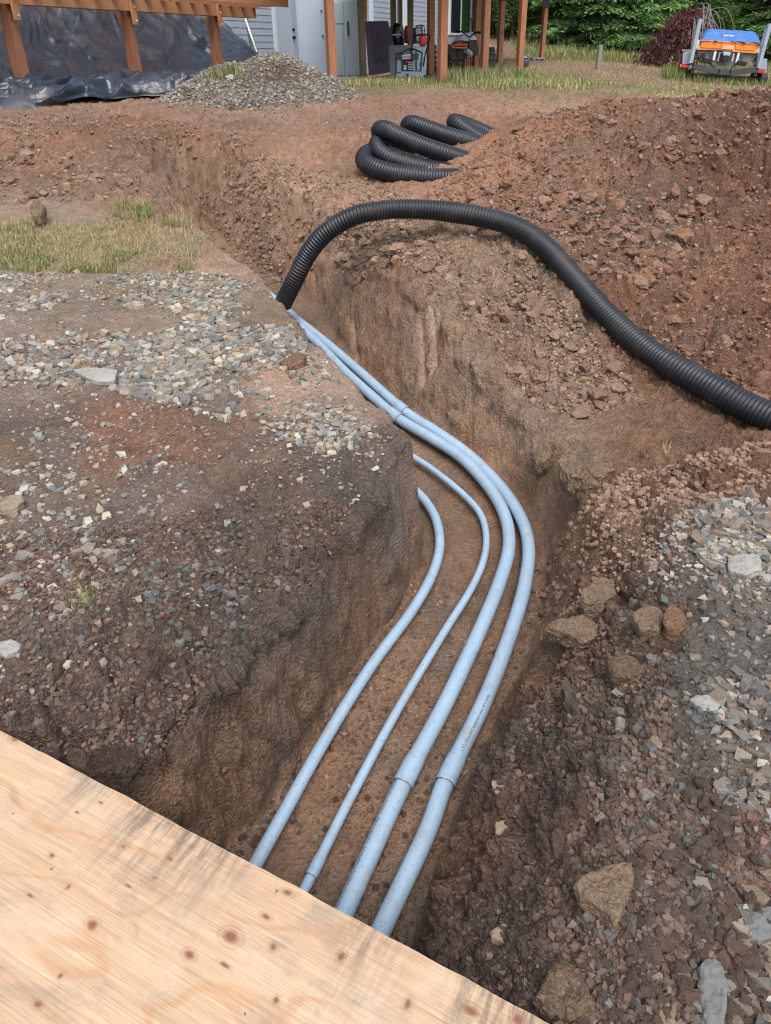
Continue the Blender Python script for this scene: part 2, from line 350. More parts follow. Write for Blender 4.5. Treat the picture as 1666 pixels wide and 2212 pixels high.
def ground_mesh_arrays():
    rr = np.concatenate([np.arange(2420, 900, -2.9), np.arange(900, 300, -1.75), np.arange(300, 176, -2.4)])
    rows = [onp(833, r)[1] for r in rr]
    ys = np.concatenate([np.linspace(-3, rows[0], 30)[:-1], rows, rows[-1] + (np.exp(np.linspace(0, 1, 130) * 3.2) - 1)[1:] / (math.exp(3.2) - 1) * 130])
    u = np.linspace(-1, 1, 690); uo = 1 + np.linspace(0, 1, 24)[1:] ** 2 * 2.2
    u = np.concatenate([-uo[::-1], u, uo])
    hw = .56 * (ys.clip(0) * _c + 1.65 * _s * .9) + .12
    hw[ys > 12] = .56 * (ys[ys > 12] * _c + .9)
    X = hw[:, None] * u[None]; Y = np.repeat(ys[:, None], len(u), 1)
    nr, nc = X.shape; x, y = X.ravel(), Y.ravel()
    z, wall, ins = terrain(x, y)
    P = np.stack([x, y, z], 1)
    G = P.reshape(nr, nc, 3)
    du = np.gradient(G, axis=1); dv = np.gradient(G, axis=0)
    N = np.cross(du, dv).reshape(-1, 3); N /= np.linalg.norm(N, axis=1, keepdims=True) + 1e-12
    col, amp = zones(x, y)
    farf = np.clip((15 - y) / 3, 0, 1)
    amp = amp + .009 * np.clip((y - 5.5) / 2, 0, 1) * (amp < .009)
    amp = amp * (1 + .5 * np.clip((y - 3.3) / .5, 0, 1) * np.clip(1 - abs(N[:, 2] - .55) / .35, 0, 1))
    steep = 1 - np.clip((N[:, 2] - .45) / .35, 0, 1)
    leftwall = steep * (wall > .15) * (N[:, 0] > .3)
    floorw = np.clip(1 - seg_w(z, x, y, ins), 0, 1)
    # floor and cut walls: reddish subsoil
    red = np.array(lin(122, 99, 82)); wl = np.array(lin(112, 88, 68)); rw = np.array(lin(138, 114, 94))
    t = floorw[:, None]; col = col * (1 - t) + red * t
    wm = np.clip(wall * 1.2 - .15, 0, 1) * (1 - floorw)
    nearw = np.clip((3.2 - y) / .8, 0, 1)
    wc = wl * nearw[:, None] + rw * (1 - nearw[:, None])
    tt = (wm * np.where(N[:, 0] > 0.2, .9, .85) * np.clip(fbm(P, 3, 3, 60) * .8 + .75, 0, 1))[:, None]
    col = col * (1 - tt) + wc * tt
    amp = amp * (1 - floorw) + .004 * floorw
    amp = np.where(leftwall > .2, amp * .35 + .004, amp)
    rwall = np.clip(wall * 1.3 - .2, 0, 1) * (1 - floorw) * (leftwall < .2)
    amp = amp * (1 - .55 * rwall) 
    a = amp * farf * 1.45
    # lumps: broken clods (cells), cracks, billowed crust
    Pw = P + np.stack([vnoise(P, 9, 70), vnoise(P, 9, 71), vnoise(P, 9, 72)], 1) * .03
    f1, f2, idv = worley2(Pw, 11, 3); g1, g2, idw = worley2(Pw, 27, 11); h1, h2, idx_ = worley2(Pw, 60, 23)
    cl = (np.minimum((f2 - f1) * 1.6, .5) * 1.6 * (idv - .25) * 1.3)
    cm = (np.minimum((g2 - g1) * 1.8, .5) * 1.7 * (idw - .2))
    ch = (np.minimum((h2 - h1) * 1.8, .5) * 1.5 * (idx_ - .15))
    bl = billow(P, 7, 6, 90, .55)
    patch = np.clip(vnoise(P, 2.6, 44) * 1.3 + .55, 0, 1)
    b1, b2, idb = worley2(Pw + np.stack([vnoise(P, 4, 80), vnoise(P, 4, 81), P[:, 2] * 0], 1) * .08, 5.2, 91)
    plate = np.minimum((b2 - b1) * 3.0, .5) * (idb - .35) * 2.2 * np.clip(amp / .02 - .5, 0, 1)
    crk = np.clip(1 - (b2 - b1) / .10, 0, 1) ** 1.5 * np.clip(amp / .012 - .9, 0, 1) * np.clip(vnoise(P, 2.1, 99) * 2 + .6, 0, 1) * farf
    disp = a * (1.05 * bl + (1.1 * cl + .95 * cm) * patch + .6 * ch + 1.1 * plate)
    disp -= .038 * crk * (1 - rwall)
    # fine pebbles pressed in the top crust
    k1_, k2_, idk = worley2(Pw, 110, 57)
    disp += farf * (.0035 * ch + .0032 * np.minimum((k2_ - k1_) * 2, .6) * (idk - .2) * np.clip(amp / .008, .4, 1.6)) * (1 - .6 * floorw)
    disp += farf * .03 * fbm(P, 1.7, 3, 15) * np.clip(amp / .02, 0, 1)
    # trowel marks of the bucket on the clean cut, running down the wall
    S = np.stack([x * 1.0, y * 1.0, z * .12], 1)
    disp += leftwall * .006 * fbm(S, 14, 3, 120)
    disp *= np.where(ins & (floorw > .9), .8, 1)
    teeth = np.zeros(len(x))
    for gx_, wd_ in ((1188, .016), (1206, .022), (1262, .016), (1318, .018), (700, .02), (760, .016), (905, .02), (930, .016)):
        if gx_ > 1000: a0, a1 = at(gx_, 785, 3.98)[:2], at(gx_ - 16, 895, 3.6)[:2]
        else: a0, a1 = at(gx_, 690 if gx_ < 800 else 790, 5.1 if gx_ < 800 else 4.5)[:2], at(gx_ + 10, 745 if gx_ < 800 else 860, 4.8 if gx_ < 800 else 4.2)[:2]
        teeth = np.maximum(teeth, np.exp(-(seg_dist(x, y, np.array([a0, a1])) / wd_) ** 2))
    disp = disp * (1 - .8 * teeth) - .022 * teeth
    P2 = P + N * disp[:, None]
    cv = 1 + .22 * fbm(P, 1.3, 4, 33)[:, None] + np.array([.10, 0, -.08]) * fbm(P, 4, 4, 37)[:, None]
    cellv = (1 + .38 * ((idw - .5) * .6 + (idx_ - .5) * .5) * np.clip(amp / .012, .35, 1.2))[:, None]
    col = np.clip(col * cv * cellv * SOIL_GAIN, .012, .7)
    rg = np.clip(.35 + amp / .018, .3, 1.0) * (1 - .55 * leftwall) * (1 - .8 * teeth)
    col = col * (1 - .5 * teeth[:, None]) + np.array(lin(158, 136, 122)) * .5 * teeth[:, None]
    globals()['G_YS'], globals()['G_HW'], globals()['G_U'] = ys, hw, u
    return P2, col, rg, nr, nc, dict(wall=wall, ins=ins, floorw=floorw, x=x, y=y, z=z)
def seg_w(z, x, y, ins):
    fl = FZ + .107 * y
    return np.clip((z - fl - .03) / .07, 0, 1)
GP, GC, GR, NR, NC, GI = ground_mesh_arrays()
GRID = GP.reshape(NR, NC, 3)
_ys = GRID[:, NC // 2, 1]
def zat(x, y):
    """Height of the finished ground (scalar or arrays), from the terrain function plus nothing: used to stand things on it."""
    x = np.atleast_1d(np.asarray(x, float)); y = np.atleast_1d(np.asarray(y, float))
    return terrain(x, y)[0]
def zfine(x, y):
    """Height of the finished, lumpy ground."""
    x = np.atleast_1d(np.asarray(x, float)); y = np.atleast_1d(np.asarray(y, float))
    i = np.clip(np.searchsorted(G_YS, y), 0, NR - 1); j = np.clip(np.searchsorted(G_U, x / G_HW[i]), 0, NC - 1)
    return GRID[i, j, 2]
def hit(px, py, lo=.5, hi=60):
    """First point of the ground along the view line through a place, used to find where a thing stands."""
    r = ray(px, py); D = np.exp(np.linspace(math.log(lo), math.log(hi), 900)); t = D / r[1]
    Q = CAM[None] + r[None] * t[:, None]; z = zat(Q[:, 0], Q[:, 1]); k = np.argmax(Q[:, 2] < z)
    return np.array([Q[k, 0], Q[k, 1], z[k]])
_idx = np.arange(NR * NC).reshape(NR, NC)
QF = np.stack([_idx[:-1, :-1], _idx[:-1, 1:], _idx[1:, 1:], _idx[1:, :-1]], -1).reshape(-1, 4)
fx, fy = GP[QF].mean(1)[:, 0], GP[QF].mean(1)[:, 1]
def wpoly(pts): return np.array([onp(*p)[:2] for p in pts])
HEAP = np.array([at(x, y, D)[:2] for x, y, D in [(1260, 238, 7.6), (1450, 226, 7.6), (1660, 224, 7.2), (2100, 190, 7.0), (2400, 900, 3.9), (1900, 1000, 3.1), (1700, 960, 3.25), (1560, 880, 3.45), (1450, 800, 3.7), (1360, 740, 3.92), (1290, 680, 4.2),
        (1220, 600, 4.5), (1150, 530, 4.8), (1060, 480, 5.0), (990, 440, 5.6), (900, 415, 6.3), (1000, 395, 6.7), (1090, 345, 7.0), (1190, 285, 7.4)]])
trench_f = (GI['wall'][QF].mean(1) > .5) | GI['ins'][QF].any(1)
heap_f = inside(fx, fy, HEAP) & ~trench_f
field_f = (fy > 12.4 + .25 * np.sin(fx * 1.7)) & ~heap_f
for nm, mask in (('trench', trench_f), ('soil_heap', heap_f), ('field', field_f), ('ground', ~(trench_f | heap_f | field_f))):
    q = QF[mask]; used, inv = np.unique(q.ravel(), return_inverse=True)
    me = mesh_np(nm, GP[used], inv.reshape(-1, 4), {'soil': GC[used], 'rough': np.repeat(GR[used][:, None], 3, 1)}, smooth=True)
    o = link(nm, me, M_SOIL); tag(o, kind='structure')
GROUND, TRENCH, HEAPO, FIELD = (bpy.data.objects[n] for n in ('ground', 'trench', 'soil_heap', 'field'))

# ------------------------------------------------------------------ tubes, boxes and prisms
def catmull(P, step):
    P = np.array(P, float); P = np.vstack([2 * P[0] - P[1], P, 2 * P[-1] - P[-2]]); out = []
    for i in range(1, len(P) - 2):
        a, b, c, d = P[i - 1:i + 3]
        for t in np.linspace(0, 1, 24, endpoint=False):
            out.append(.5 * ((2 * b) + (c - a) * t + (2 * a - 5 * b + 4 * c - d) * t * t + (3 * b - a - 3 * c + d) * t ** 3))
    out.append(P[-2]); out = np.array(out)
    L = np.concatenate([[0], np.cumsum(np.linalg.norm(np.diff(out, axis=0), axis=1))])
    n = max(2, int(L[-1] / step)); s = np.linspace(0, L[-1], n + 1)
    return np.stack([np.interp(s, L, out[:, k]) for k in range(3)], 1), s
def frames(P):
    T = np.gradient(P, axis=0); T /= np.linalg.norm(T, axis=1, keepdims=True)
    up = np.array([0, 0, 1.0]); A = np.cross(T, up); A /= np.linalg.norm(A, axis=1, keepdims=True) + 1e-9
    return T, A, np.cross(A, T)                     # A: sideways, B: upwards
def tube_arr(P, R, seg=16, cap=True):
    T, A, B = frames(P); R = np.broadcast_to(R, (len(P),)); a = np.linspace(0, 2 * np.pi, seg, endpoint=False)
    V = P[:, None] + R[:, None, None] * (np.cos(a)[None, :, None] * A[:, None] + np.sin(a)[None, :, None] * B[:, None])
    n = len(P); idx = np.arange(n * seg).reshape(n, seg); j = np.roll(idx, -1, 1)
    Q = np.stack([idx[:-1], j[:-1], j[1:], idx[1:]], -1).reshape(-1, 4); V = V.reshape(-1, 3)
    if cap:
        c0, c1 = len(V), len(V) + 1; V = np.vstack([V, P[0], P[-1]])
        Q = np.vstack([Q, np.stack([np.full(seg, c0), j[0], idx[0], idx[0]], -1), np.stack([np.full(seg, c1), idx[-1], j[-1], j[-1]], -1)])
    return V, Q
def clean_quads(me):
    me.validate(clean_customdata=False); me.update(); return me
class MB:
    """Collects simple solids and links them as one mesh object."""
    def __init__(s): s.V = []; s.F = []
    def add(s, V, Fc):
        o = sum(len(v) for v in s.V); s.V.append(np.asarray(V, float)); s.F += [tuple(int(i) + o for i in dict.fromkeys(f)) for f in Fc]; return s
    def box(s, c, size, M=None, rz=0.0, bev=0):
        h = np.array(size) / 2; v = np.array([(x, y, z) for x in (-1, 1) for y in (-1, 1) for z in (-1, 1)]) * h
        if M is not None: v = v @ np.array(M).T
        if rz: cz, sz = math.cos(rz), math.sin(rz); v = v @ np.array([[cz, sz, 0], [-sz, cz, 0], [0, 0, 1]])
        return s.add(v + np.array(c), [(0, 1, 3, 2), (4, 6, 7, 5), (0, 4, 5, 1), (2, 3, 7, 6), (0, 2, 6, 4), (1, 5, 7, 3)])
    def tube(s, pts, r, seg=10, step=.05, smooth=True):
        P = catmull(pts, step)[0] if (smooth and len(pts) > 2) else np.array(pts, float)
        V, Q = tube_arr(P, r, seg); return s.add(V, Q)
    def bar(s, a, b, w, h, up=(0, 0, 1)):
        a, b = np.array(a, float), np.array(b, float); t = b - a; L = np.linalg.norm(t); t /= L
        u = np.cross(t, up); u /= np.linalg.norm(u) + 1e-9; v = np.cross(u, t)
        return s.box((a + b) / 2, (L, w, h), np.stack([t, u, v], 1))
    def prism(s, front, back):
        n = len(front); V = np.vstack([front, back])
        Fc = [tuple(range(n))[::-1], tuple(range(n, 2 * n))] + [(i, (i + 1) % n, n + (i + 1) % n, n + i) for i in range(n)]
        return s.add(V, Fc)
    def build(s, name, mat, parent=None, smooth=False, bevel=0.0, org=None):
        me = bpy.data.meshes.new(name); V = np.vstack(s.V)
        if org is not None: V = V - np.array(org)
        me.from_pydata(V.tolist(), [], s.F); me.update()
        bm = bmesh.new(); bm.from_mesh(me); bmesh.ops.recalc_face_normals(bm, faces=bm.faces)
        if bevel: bmesh.ops.bevel(bm, geom=[e for e in bm.edges], offset=bevel, segments=1, affect='EDGES', clamp_overlap=True)
        if smooth:
            for f in bm.faces: f.smooth = True
            for e in bm.edges:
                if len(e.link_faces) == 2 and e.calc_face_angle(0) > .7: e.smooth = False
        bm.to_mesh(me); bm.free()
        o = link(name, me, mat, parent)
        if org is not None and parent is None: o.location = org
        return o
def empty(name, loc=(0, 0, 0), label=None, cat=None, group=None):
    o = bpy.data.objects.new(name, None); COL.objects.link(o); o.empty_display_size = .1; o.location = [float(q) for q in loc]
    tag(o, label, cat, group)
    return o
def pfront(pts, D):                                  # an outline that faces the camera side at distance D
    return np.array([at(x, y, D) for x, y in pts])
def pr(mb, pts, D, depth):
    f = pfront(pts, D); b = f + np.array([0, depth, 0]); return mb.prism(f, b)
def fbox(mb, x0, x1, y0, y1, D, depth):
    c0, c1 = at((x0 + x1) / 2, y0, D), at((x0 + x1) / 2, y1, D); w = abs(at(x1, (y0 + y1) / 2, D)[0] - at(x0, (y0 + y1) / 2, D)[0])
    return mb.box(((c0[0] + c1[0]) / 2, D + depth / 2, (c0[2] + c1[2]) / 2), (w, depth, abs(c0[2] - c1[2])))

# ------------------------------------------------------------------ stones and clods
def hull_rock(seed, n=13, flat=.6):
    r = random.Random(seed); bm = bmesh.new()
    tap, skew = r.uniform(.45, 1.0), r.uniform(-.4, .4)     # a broken block: jittered corners of a tapered slab plus a few chips
    for i in range(n):
        if i < 8: x, y, z_ = ((i & 1) * 2 - 1), ((i >> 1 & 1) * 2 - 1), ((i >> 2) * 2 - 1); v = Vector((x * (tap if y > 0 else 1) + skew * y, y, z_))
        else: v = Vector((r.uniform(-1.2, 1.2), r.uniform(-1.1, 1.1), r.choice((-1, 1)) * r.uniform(.6, 1.25)))
        bm.verts.new(((v.x + r.uniform(-.34, .34)) * .80, (v.y + r.uniform(-.34, .34)) * .60, (v.z + r.uniform(-.4, .4)) * flat * .85))
    g = bmesh.ops.convex_hull(bm, input=bm.verts)
    bmesh.ops.delete(bm, geom=[v for v in bm.verts if not v.link_faces], context='VERTS')
    bmesh.ops.triangulate(bm, faces=bm.faces); bmesh.ops.recalc_face_normals(bm, faces=bm.faces)
    bm.verts.index_update(); V = np.array([v.co[:] for v in bm.verts]); T = np.array([[v.index for v in f.verts] for f in bm.faces]); bm.free()
    return V * .37, T
def lump(seed, sub, amp=.28, flat=.75, face=True):
    bm = bmesh.new(); bmesh.ops.create_icosphere(bm, subdivisions=sub, radius=1); bm.verts.index_update()
    V = np.array([v.co[:] for v in bm.verts]); T = np.array([[v.index for v in f.verts] for f in bm.faces]); bm.free()
    rr = np.random.default_rng(seed); o = rr.uniform(0, 50, 3)
    V = V * (1 + amp * fbm(V + o, 1.3, 2, seed)[:, None])
    for _ in range(13):                               # broken faces
        n = rr.normal(size=3); n /= np.linalg.norm(n); d = rr.uniform(.42, .8); k = V @ n
        V = np.where((k > d)[:, None], V - (k - d)[:, None] * n * .93, V)
    V = V * (1 + (amp * .62 * billow(V + o, 4.0, 4, seed + 3, .66)[:, None] if sub > 1 else 0))
    V *= np.array([rr.uniform(.95, 1.2), rr.uniform(.75, .95), flat])
    return V * .5, T
def stone_mat(name, cols, stuff=False, rough=.85, soilish=0.0):
    m, nt, b = new_mat(name); k = NT(nt); co = k.coord()
    if stuff: base = k.attr('tint')
    else:
        oi = k.n('ShaderNodeObjectInfo'); st = [(i / (len(cols) - 1), c) for i, c in enumerate(cols)]
        base = k.ramp(oi.outputs['Random'], st, 'CONSTANT')
    n = k.noise(co, 30 if stuff else 3.0, 5, .7); c = k.mix(1.0, base, k.ramp(n, [(.3, .78), (.72, 1.2)]), 'MULTIPLY')
    n2 = k.noise(co, 160 if stuff else 11.0, 4, .7)
    if soilish: c = k.mix(k.ramp(n2, [(.42, 0), (.62, soilish)]), c, (.16, .105, .075))
    k.l(c, b.inputs['Base Color']); b.inputs['Roughness'].default_value = rough; b.inputs['Specular IOR Level'].default_value = .3
    k.l(k.bump(n2, .8, .02 if not stuff else .002), b.inputs['Normal']); return m
GREY = [tuple(v * w for v, w in zip(lin(*c), (.92, .88, .81))) for c in [(142, 142, 140), (118, 120, 122), (156, 154, 147), (130, 124, 116), (104, 107, 109), (162, 156, 145), (146, 134, 122), (124, 126, 125), (146, 132, 116), (134, 120, 108)]]
DARK = [tuple(v * w for v, w in zip(lin(*c), (1.04, 1, .92))) for c in [(78, 82, 84), (92, 96, 98), (70, 72, 72), (104, 100, 94), (84, 78, 74)]]
BROWN = [lin(*c) for c in [(126, 104, 88), (134, 110, 94), (118, 96, 80), (140, 114, 94), (122, 98, 80), (130, 106, 90)]]
NEARB = [lin(*c) for c in [(92, 76, 66), (98, 80, 69), (86, 71, 62), (106, 86, 73)]]
HEAPB = [lin(*c) for c in [(130, 98, 78), (122, 90, 72), (138, 110, 92), (128, 94, 72), (118, 88, 72)]]
M_STONE = stone_mat('grey_stone', GREY, soilish=.45); M_STONES = stone_mat('grey_stone_mass', GREY, True)
M_CLOD = stone_mat('brown_clod', BROWN); M_CLODN = stone_mat('dark_clod', NEARB); M_CLODH = stone_mat('red_clod', HEAPB)
RT = [hull_rock(i, 8 + i % 3, .38 + .06 * (i % 5)) for i in range(16)]
LT = [hull_rock(900 + i, 9 + i % 3, .55 + .06 * (i % 4)) for i in range(14)]
RM = [mesh_np('stone_shape', V, T) for V, T in [hull_rock(40 + i, 9 + i % 4, .36 + .06 * (i % 4)) for i in range(14)]]
LM = [mesh_np('clod_shape', V, T) for V, T in [lump(60 + i, 3, .24, .74) for i in range(10)]]
def own(meshes, mat):
    out = []
    for me in meshes:
        c = me.copy(); c.materials.clear(); c.materials.append(mat); out.append(c)
    return out
RM_S = own(RM, M_STONE); LM_B, LM_N, LM_H = own(LM, M_CLOD), own(LM, M_CLODN), own(LM, M_CLODH)
def rot_batch(n, tilt):
    a = rng.uniform(0, 2 * np.pi, n); t = rng.normal(0, tilt, n); p = rng.uniform(0, 2 * np.pi, n)
    ca, sa = np.cos(a), np.sin(a); Z = np.zeros(n); O = np.ones(n)
    Rz = np.stack([ca, -sa, Z, sa, ca, Z, Z, Z, O], -1).reshape(n, 3, 3)
    ax = np.stack([np.cos(p), np.sin(p), Z], -1); K = np.zeros((n, 3, 3))
    K[:, 0, 2] = ax[:, 1]; K[:, 1, 2] = -ax[:, 0]; K[:, 2, 0] = -ax[:, 1]; K[:, 2, 1] = ax[:, 0]
    I = np.eye(3)[None]; R = I + np.sin(t)[:, None, None] * K + (1 - np.cos(t))[:, None, None] * (K @ K)
    return R @ Rz
def mass(name, T, pos, size, R, tint, mat, parent=None):
    Vs, Fs, Cs, off = [], [], [], 0; pick = rng.integers(0, len(T), len(pos))
    for k, (v, f) in enumerate(T):
        ii = np.where(pick == k)[0]
        if not len(ii): continue
        W_ = np.einsum('nij,vj->nvi', R[ii], v) * size[ii, None, None] + pos[ii, None]
        Vs.append(W_.reshape(-1, 3)); Fs.append((f[None] + (np.arange(len(ii)) * len(v))[:, None, None] + off).reshape(-1, 3))
        Cs.append(np.repeat(tint[ii], len(v), 0)); off += len(ii) * len(v)
    o = link(name, mesh_np(name, np.vstack(Vs), np.vstack(Fs), {'tint': np.vstack(Cs)}), mat, parent); tag(o, kind='stuff'); return o
def in_view(P):
    d = P - CAM; z = d @ FW; X = CX + F * (d @ RV) / z; Y = CY - F * (d @ UV) / z
    return (z > .2) & (X > -5) & (X < 1671) & (Y > -5) & (Y < 2217), z
PLY_A, PLY_B = onp(0, 1578, .03), onp(1190, 2212, .03)
def under_ply(x, y):
    e = PLY_B - PLY_A; return (e[0] * (y - PLY_A[1]) - e[1] * (x - PLY_A[0])) < -.0
ROCKS = []                                            # (pos, size, kind)
def sprinkle(pts, n, smin_, smax, kind, pw=2.2, patch=0.0, D=None, sink=.2):
    W_ = wpoly(pts) if D is None else D
    lo, hi = W_.min(0), W_.max(0); got = 0; acc = []
    while got < n:
        m = n * 3; x = rng.uniform(lo[0], hi[0], m); y = rng.uniform(lo[1], hi[1], m); ok = inside(x, y, W_) & ~under_ply(x, y)
        if patch: ok &= vnoise(np.stack([x, y, np.full(m, 7.7)], 1), 3.0, 55) + .5 * vnoise(np.stack([x, y, np.full(m, 3.7)], 1), 9.0, 56) > rng.uniform(-1.1, 1.1, m) * (1 - patch) + (patch - .5) * .4
        acc.append(np.stack([x[ok], y[ok]], 1)); got += ok.sum()
        if len(acc) > 60: break
    xy = np.vstack(acc)[:n]; s = smin_ + (smax - smin_) * rng.random(len(xy)) ** pw
    z = zfine(xy[:, 0], xy[:, 1]); ROCKS.append((np.column_stack([xy, z + s * (.26 - sink)]), s, np.full(len(xy), kind)))
# kinds: 0 grey stone, 1 dark stone, 2 brown clod, 3 near clod, 4 heap clod
LFT = [(-60, 600), (560, 600), (770, 840), (880, 1000), (850, 1080), (700, 1180), (400, 1400), (-60, 1560)]
sprinkle(LFT, 4200, .006, .026, 0, 2.0, .25); sprinkle(LFT, 1150, .015, .055, 0, 2.5, .2)
sprinkle([(-60, 590), (480, 590), (600, 640), (640, 690), (300, 660), (-60, 640)], 950, .014, .07, 0, 1.9, .65)
sprinkle([(-60, 640), (300, 660), (560, 650), (720, 800), (640, 870), (480, 900), (330, 870), (180, 840), (-60, 830)], 2000, .012, .085, 0, 2.2, .75)
sprinkle([(250, 740), (560, 670), (640, 720), (560, 830), (470, 920), (330, 860), (180, 830)], 760, .02, .10, 0, 1.9, .6)
sprinkle([(560, 860), (760, 870), (830, 960), (700, 990), (560, 950)], 420, .02, .055, 0, 1.6, .3)
sprinkle([(-60, 1000), (200, 1020), (300, 1250), (-60, 1450)], 200, .02, .07, 0, 1.8, .3)
sprinkle([(-60, 1180), (700, 1080), (850, 1060), (700, 1300), (440, 1600), (-60, 1600)], 7500, .005, .030, 3, 2.0, .15)
sprinkle([(-60, 1180), (700, 1080), (850, 1060), (700, 1300), (440, 1600), (-60, 1600)], 900, .01, .035, 1, 1.6, .3)
sprinkle([(300, 1250), (480, 1220), (560, 1330), (440, 1420), (330, 1380)], 160, .02, .05, 1, 1.5, .1)
R_G = [(1500, 1115), (1700, 1085), (1760, 1290), (1600, 1260), (1500, 1210)]
sprinkle(R_G, 760, .02, .075, 0, 1.5, .1); sprinkle([(1380, 1180), (1500, 1100), (1760, 1250), (1760, 1450), (1560, 1420), (1450, 1320)], 500, .012, .04, 0, 1.6, .2)
sprinkle([(1540, 1480), (1780, 1440), (1780, 2300), (1560, 2300), (1600, 1950), (1540, 1700)], 620, .012, .07, 0, 2.2, .3)
sprinkle([(1350, 1250), (1740, 1300), (1780, 2300), (1200, 2300), (1250, 1900), (1330, 1500)], 1900, .005, .030, 1, 2.2, .1)
sprinkle([(1350, 1250), (1740, 1300), (1780, 2300), (1200, 2300), (1250, 1900), (1330, 1500)], 300, .02, .055, 1, 1.6, .1)
sprinkle([(1120, 1450), (1300, 1200), (1450, 1350), (1450, 1700), (1500, 2300), (1150, 2212), (900, 2050), (900, 1900), (1000, 1700)], 11000, .004, .030, 3, 2.2, .1)
sprinkle([(1450, 1700), (1740, 1750), (1780, 2300), (1350, 2300), (1350, 1900)], 900, .008, .045, 3, 1.9, .2)
sprinkle([(1160, 960), (1400, 920), (1740, 900), (1740, 1080), (1480, 1100), (1300, 1080), (1150, 1080)], 2600, .008, .05, 2, 2.2, .2)
sprinkle([(1200, 1080), (1500, 1060), (1480, 1200), (1300, 1250), (1180, 1200)], 500, .01, .035, 2, 2.0, .2)
BANK = np.array([at(x, y, D)[:2] for x, y, D in [(700, 430, 6.3), (870, 470, 5.6), (1010, 500, 5.1), (1150, 560, 4.7), (1290, 690, 4.1), (1400, 850, 3.6), (1250, 900, 3.5), (1130, 850, 3.7), (1050, 740, 4.15), (950, 640, 4.6), (860, 580, 4.95), (750, 520, 5.4)]])
sprinkle(None, 7500, .008, .04, 2, 2.2, .15, BANK); sprinkle(None, 260, .04, .12, 2, 1.8, .3, BANK); sprinkle(None, 160, .015, .04, 0, 1.5, .1, BANK)
sprinkle(None, 15000, .010, .05, 4, 2.3, .12, HEAP); sprinkle(None, 650, .035, .12, 4, 2.4, .1, HEAP); sprinkle(None, 200, .02, .05, 0, 1.5, .2, HEAP)
HC = np.array([at(x, y, D)[:2] for x, y, D in [(1180, 420, 5.7), (1500, 430, 5.4), (1480, 560, 4.9), (1400, 650, 4.4), (1230, 580, 4.75), (1150, 500, 5.1)]])
sprinkle(None, 170, .04, .15, 4, 2.0, .1, HC); sprinkle(None, 700, .015, .05, 0, 1.6, .3, HC)
sprinkle([(-80, 280), (300, 275), (500, 290), (700, 400), (600, 430), (430, 420), (-80, 450)], 3200, .012, .06, 2, 2.2, .2)
sprinkle([(-80, 350), (200, 350), (300, 430), (-80, 450)], 120, .05, .16, 2, 2.0, .1)
sprinkle([(420, 330), (720, 370), (900, 420), (840, 460), (600, 460)], 1500, .012, .07, 2, 2.4, .2)
sprinkle([(-80, 225), (1200, 225), (1100, 330), (860, 400), (600, 330), (-80, 300)], 1300, .012, .04, 2, 2.2, .1)
FLOORP = np.vstack([flL[:7], flR[6:0:-1]])
sprinkle(None, 1500, .005, .026, 3, 2.0, .3, FLOORP); sprinkle(None, 500, .005, .03, 2, 2.2, .3, FLOORP); sprinkle(None, 70, .012, .034, 1, 1.4, .1, FLOORP)
pos = np.vstack([r[0] for r in ROCKS]); siz = np.concatenate([r[1] for r in ROCKS]); kin = np.concatenate([r[2] for r in ROCKS])
vis, zc = in_view(pos); app = np.where(vis, siz / np.maximum(zc, .3), 0)
# no loose stone inside the trench walls other than those on its floor
dR_ = np.minimum(seg_dist(pos[:, 0], pos[:, 1], flL), seg_dist(pos[:, 0], pos[:, 1], flR)); insd = inside(pos[:, 0], pos[:, 1], poly)
owner = np.where(insd | ((zat(pos[:, 0], pos[:, 1]) < upper(pos[:, 0], pos[:, 1]) - .2)), 2, np.where(inside(pos[:, 0], pos[:, 1], HEAP), 1, 0))
solo = np.zeros(len(pos), bool)
PAR = [GROUND, HEAPO, TRENCH]
for ow in (0, 1, 2):
    for grp, lim in (((0, 1), 290), ((2, 3, 4), 290)):
        ii = np.where((owner == ow) & np.isin(kin, grp) & (app > .0028))[0]
        solo[ii[np.argsort(-app[ii])][:lim]] = True
Rr = rot_batch(len(pos), .35)
for i in np.where(solo)[0]:
    k = kin[i]; ms = {0: RM_S, 1: RM_S, 2: LM_B, 3: LM_N, 4: LM_H}[k]
    o = bpy.data.objects.new('stone' if k < 2 else 'clod', ms[rng.integers(len(ms))]); COL.objects.link(o); o.parent = PAR[owner[i]]
    o.matrix_basis = Matrix.Translation(pos[i]) @ Matrix(Rr[i].tolist()).to_4x4() @ Matrix.Diagonal((siz[i] * 1.15, siz[i] * 1.05, siz[i] * (.85 if k < 2 else 1), 1))
PAL = {0: GREY, 1: DARK, 2: BROWN, 3: NEARB, 4: HEAPB}
tint = np.zeros((len(pos), 3))
for k, pal in PAL.items():
    ii = kin == k; tint[ii] = np.array(pal)[rng.integers(0, len(pal), ii.sum())] * rng.uniform(.75, 1.2, (ii.sum(), 1))
for ow, pn in ((0, 'ground'), (1, 'heap'), (2, 'trench')):
    for grp, nm, T in (((0, 1), 'gravel', RT), ((2, 3, 4), 'crumbs', LT)):
        ii = np.where((~solo) & (owner == ow) & np.isin(kin, grp))[0]
        if grp[0] == 2: ii = ii[:]                 # crumbs
        if len(ii): mass(nm, T, pos[ii], siz[ii], Rr[ii], tint[ii], M_STONES, PAR[ow])

